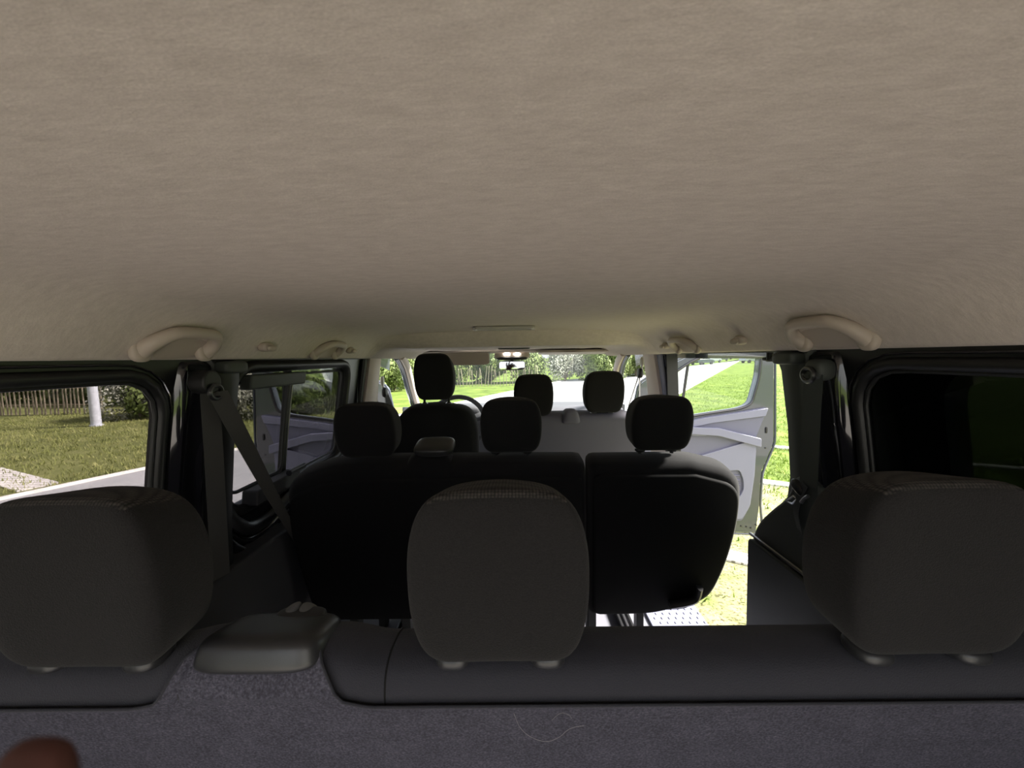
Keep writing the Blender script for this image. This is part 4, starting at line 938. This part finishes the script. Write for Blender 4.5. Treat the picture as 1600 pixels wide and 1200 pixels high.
# shrubs: a dome of leaf cards over dark branches
def shrub_mesh(n, seed, leaf, w=1.0, h=1.0, lumps=9):
    r = np.random.default_rng(seed); cs = [(r.uniform(-.55, .55)*w, r.uniform(-.4, .4)*w, r.uniform(.25, .8)*h, r.uniform(.28, .46)) for _ in range(lumps)]
    V_ = []; F_ = []
    for i in range(n):
        c = cs[r.integers(lumps)]; d = r.normal(size=3); d /= np.linalg.norm(d); rad = c[3]*r.uniform(.72, 1.08)
        p = np.array([c[0]+d[0]*rad*w, c[1]+d[1]*rad*w, max(0.03, c[2]+d[2]*rad*h)])
        t = np.cross(d+r.normal(0, .5, 3), r.normal(size=3)); t /= np.linalg.norm(t)+1e-9; u = np.cross(d, t)+r.normal(0, .3, 3); u /= np.linalg.norm(u)+1e-9
        l = leaf*r.uniform(.6, 1.3); b = len(V_)
        V_ += [tuple(p-t*l*.5), tuple(p+u*l*.32), tuple(p+t*l*.5), tuple(p-u*l*.32)]; F_.append((b, b+1, b+2, b+3))
    me = bpy.data.meshes.new('foliage'); me.from_pydata(V_, [], F_); return me
def core_mesh(w, h):
    mb = MB()
    for k in range(7):
        a = 2*PI*k/7; tube(mb, smooth_path([(0, 0, 0), (0.12*w*math.cos(a), 0.12*w*math.sin(a), .3*h), (.4*w*math.cos(a+.4), .34*w*math.sin(a+.4), .75*h)], 3), 0.02, 5, rr=lambda t: .022*(1.1-t))
    return mb
protos = []
for i, (mat, n, seed, leaf) in enumerate((('leaf_dark', 8000, 1, .075), ('leaf_pale', 7000, 2, .060), ('leaf_dark', 8000, 5, .085))):
    me = shrub_mesh(n, seed, leaf); me.materials.append(M[mat])
    mb = core_mesh(1, 1); b = mb.build('branches_src', M['wood'], loc=(0, 0, 0)); bme = b.data; bpy.data.objects.remove(b)
    protos.append((me, bme))
def shrub(kind, x, y, s, rot, label, name='shrub', group=None):
    me, bme = protos[kind]
    t = thing(name, (x, y, GZ), label, 'shrub', group); t.scale = s; t.rotation_euler = (0, 0, rot)
    for nm, m_ in (('foliage', me), ('branches', bme)):
        o = bpy.data.objects.new(nm, m_); COL.objects.link(o); o.parent = t
    return t
def G(px, py): q = atG(px, py); return q.x, q.y
# left window shrubs (in order from the left of the picture)
LS = [(1, 222, 655, 1.3, 1.45, 'pale silvery shrub right of the grey pole'), (0, 262, 650, 1.7, 2.0, 'dark green shrub behind the pale one, seen at the window edge'),
      (1, 372, 657, 1.25, 1.7, 'pale silvery shrub seen between the two belt straps'), (0, 418, 645, 1.35, 2.0, 'dark shrub seen through the sliding pane'),
      (0, 470, 648, 1.45, 2.0, 'dark green shrub seen through the fixed door pane'), (2, 522, 643, 1.4, 2.0, 'mid green shrub seen near the front edge of the door pane')]
for i, (k, a, b, w, h, lab) in enumerate(LS):
    x, y = G(a, b); shrub(k, x, y, (w, w, h), i*1.3, lab)
# hedge growing behind: individual bushes in a row, from far left to the front
HB = []
hp = [G(-160, 632), G(60, 632), G(230, 632), G(400, 634), G(520, 622), G(610, 610), G(680, 604), G(745, 600), G(810, 599), G(870, 597), G(930, 594), G(990, 590), G(1040, 583)]
HB = smooth_path([Vector((a, b, 0)) for a, b in hp], 4)
HB = resample(HB, 22, closed=False)
for i, p in enumerate(HB):
    dist = p.length; s = 2.0
    shrub((0, 2, 0, 1)[i % 4] if i > 5 else (0, 2)[i % 2], p.x+random.uniform(-.5, .5), p.y+random.uniform(-.5, .5)+0.9, (s*1.05, s*0.9, s*1.25), i*2.1, 'bushy shrub in the long hedge beyond the road', 'hedge_shrub', 'shrubs of the hedge beyond the road')
# weathered stake fence in front of the hedge (left window)
t = thing('stake_fence', (*G(60, 650), GZ), 'weathered fence of upright stakes in front of the hedge, far left', 'fence')
a = Vector((*G(-60, 650), 0)); b = Vector((*G(160, 647), 0)); n = 34
for i in range(n):
    p = a.lerp(b, i/(n-1)); h = random.uniform(1.15, 1.6); lean = random.uniform(-.05, .05)
    mb = MB(); tube(mb, [(p.x+random.uniform(-.04, .04), p.y, GZ-0.02), (p.x+lean, p.y, GZ+h)], 0.022, 6, rr=lambda s: 0.026-0.010*s); mb.build('stake', M['twig'], t)
for z in (0.35, 0.95):
    mb = MB(); tube(mb, [(a.x, a.y+0.05, GZ+z), (b.x, b.y+0.05, GZ+z)], 0.02, 6); mb.build('rail', M['wood'], t)
# a second stretch of stakes ahead of the windscreen
t = thing('stake_fence', (*G(750, 603), GZ), 'pale row of stakes before the hedge, seen through the windscreen', 'fence')
a = Vector((*G(700, 604), 0)); b = Vector((*G(840, 602), 0)); n = 30
for i in range(n):
    p = a.lerp(b, i/(n-1)); h = random.uniform(0.9, 1.35)
    mb = MB(); tube(mb, [(p.x, p.y, GZ-0.02), (p.x+random.uniform(-.15, .15), p.y, GZ+h)], 0.024, 6); mb.build('stake', M['twig'], t)
# pole
x, y = G(151, 666); t = thing('lamp_post', (x, y, GZ), 'pale grey lamp post standing on the grass, left window', 'lamp post')
mb = MB(); cyl(mb, (x, y, GZ-0.02), (x-0.12, y, GZ+4.6), 0.118, 18, r2=0.085); mb.build('mast', M['pole'], t)
mb = MB(); cyl(mb, (x, y, GZ), (x, y, GZ+0.05), 0.15, 18); mb.build('collar', M['pole'], t)
mb = MB(); rbox(mb, (x+0.15, y, GZ+4.62), (0.7, 0.22, 0.1), 4, 6); mb.build('lamp_head', M['pole'], t)
# slim sapling seen at the right edge of the left window
x, y = G(212, 705)
# parked cars far off
def car(x, y, rot, mat, label, L=4.4):
    t = thing('parked_car', (x, y, GZ), label, 'car'); c, s = math.cos(rot), math.sin(rot)
    def xf(v): return Vector((x+v.x*c-v.y*s, y+v.x*s+v.y*c, GZ+v.z))
    body = [(-2.2, .35), (-2.25, .75), (-2.0, .95), (-1.2, 1.0), (0.9, .98), (1.9, .85), (2.2, .62), (2.2, .32)]
    roof = [(-1.9, .95), (-1.5, 1.38), (-.9, 1.48), (.1, 1.47), (.6, 1.3), (1.15, .96)]
    mb = MB(); plate(mb, round_poly(body, .15), lambda p: Vector((p.x, -.88, p.y)), lambda p: Vector((p.x, .88, p.y)), xf=xf); mb.build('body', M[mat], t, bevel=0.06)
    mb = MB(); plate(mb, round_poly(roof, .12), lambda p: Vector((p.x, -.70, p.y)), lambda p: Vector((p.x, .70, p.y)), xf=xf); plate(mb, round_poly([(a, min(b_+.03, 1.5)) for a, b_ in roof[1:5]]+[(.0, 1.42), (-1.1, 1.42)], .03), lambda p: Vector((p.x, -.66, p.y)), lambda p: Vector((p.x, .66, p.y)), mi=1, xf=xf); mb.build('cabin', [M['car_glass'], M[mat]], t, bevel=0.03)
    for wx in (-1.35, 1.35):
        for wy in (-.80, .80):
            mb = MB(); cyl(mb, Vector((wx, wy-.1, .32)), Vector((wx, wy+.1, .32)), .32, 18); mb.v = [xf(v) for v in mb.v]; mb.build('wheel', M['black'], t)
for px_, py_, D_, rot, mat, lab in ((1176, 561.0, 75, 0.15, 'car_silver', 'silver car parked at the end of the grass, nearest the door pillar'),
                                   (1097, 565.0, 68, 0.5, 'car_dark', 'dark car parked across the road, seen past the quarter window bar'),
                                   (1113, 562.0, 84, 0.6, 'car_silver', 'pale car second along the far row'),
                                   (1126, 560.5, 100, 0.6, 'car_dark', 'dark car farthest along the far row')):
    d = ray(px_, py_); d = d/d.y; x, y = CAM.x+d.x*D_, CAM.y+D_
    car(x, y, rot, mat, lab)
# distant trees behind the car park
TM = []
for i, sd in enumerate((21, 22, 23)):
    me = shrub_mesh(3600, sd, .16, 1.0, 1.0, 12); me.materials.append(M['leaf_dark']); TM.append(me)
trunk = MB(); tube(trunk, [(0, 0, 0), (0.02, 0, .3), (0, 0.02, .75)], .05, 8, rr=lambda t: .05*(1.2-t)); tb = trunk.build('trunk_src', M['wood'], loc=(0, 0, 0)); tme = tb.data; bpy.data.objects.remove(tb)
k = 0
for px_ in range(1040, 1420, 34):
    D_ = 128+random.uniform(-10, 12); d = ray(px_, 552); d = d/d.y; x, y = CAM.x+d.x*D_, D_
    t = thing('tree', (x, y, GZ), 'leafy tree in the distant row behind the parked cars', 'tree', 'distant trees'); s = random.uniform(4, 6.5); t.scale = (s, s, s*1.2); t.rotation_euler = (0, 0, k)
    for nm, m_ in (('foliage', TM[k % 3]), ('trunk', tme)):
        o = bpy.data.objects.new(nm, m_); COL.objects.link(o); o.parent = t; o.location = (0, 0, 0.1 if nm == 'foliage' else 0)
    k += 1
# ------------------------------------------------------------------ light
w = bpy.data.worlds.new('world'); bpy.context.scene.world = w; w.use_nodes = True; nt = w.node_tree; bg = nt.nodes['Background']
sky = nt.nodes.new('ShaderNodeTexSky'); sky.sky_type = 'NISHITA'; sky.sun_disc = False; sky.sun_elevation = math.radians(42); sky.sun_rotation = math.radians(150); sky.air_density = 1.0; sky.dust_density = 4.0; sky.ozone_density = 1.5
mx = nt.nodes.new('ShaderNodeMix'); mx.data_type = 'RGBA'; mx.inputs[0].default_value = 0.72
mx.inputs[7].default_value = (0.93, 0.96, 1.0, 1)
sc_ = nt.nodes.new('ShaderNodeMix'); sc_.data_type = 'RGBA'; sc_.blend_type = 'MULTIPLY'; sc_.inputs[0].default_value = 1.0; sc_.inputs[7].default_value = (0.25, 0.25, 0.25, 1)
nt.links.new(sky.outputs[0], sc_.inputs[6]); nt.links.new(sc_.outputs[2], mx.inputs[6]); nt.links.new(mx.outputs[2], bg.inputs['Color']); bg.inputs['Strength'].default_value = 0.45
sd = bpy.data.lights.new('sun', 'SUN'); sd.energy = 6.2; sd.angle = math.radians(12); sd.color = (1.0, 0.95, 0.86); so = bpy.data.objects.new('sun', sd); COL.objects.link(so)
sun_from = Vector((0.90, 0.16, 0.72)).normalized(); so.rotation_euler = sun_from.to_track_quat('Z', 'Y').to_euler(); so.location = (0, 0, 20)
vs = bpy.context.scene.view_settings; vs.view_transform = 'Standard'; vs.look = 'None'; vs.gamma = 1.0; vs.exposure = 2.05
cy = bpy.context.scene.cycles
cy.max_bounces = 14; cy.diffuse_bounces = 7; cy.glossy_bounces = 5; cy.transparent_max_bounces = 16; cy.use_denoising = True
cy.sample_clamp_indirect = 6.0
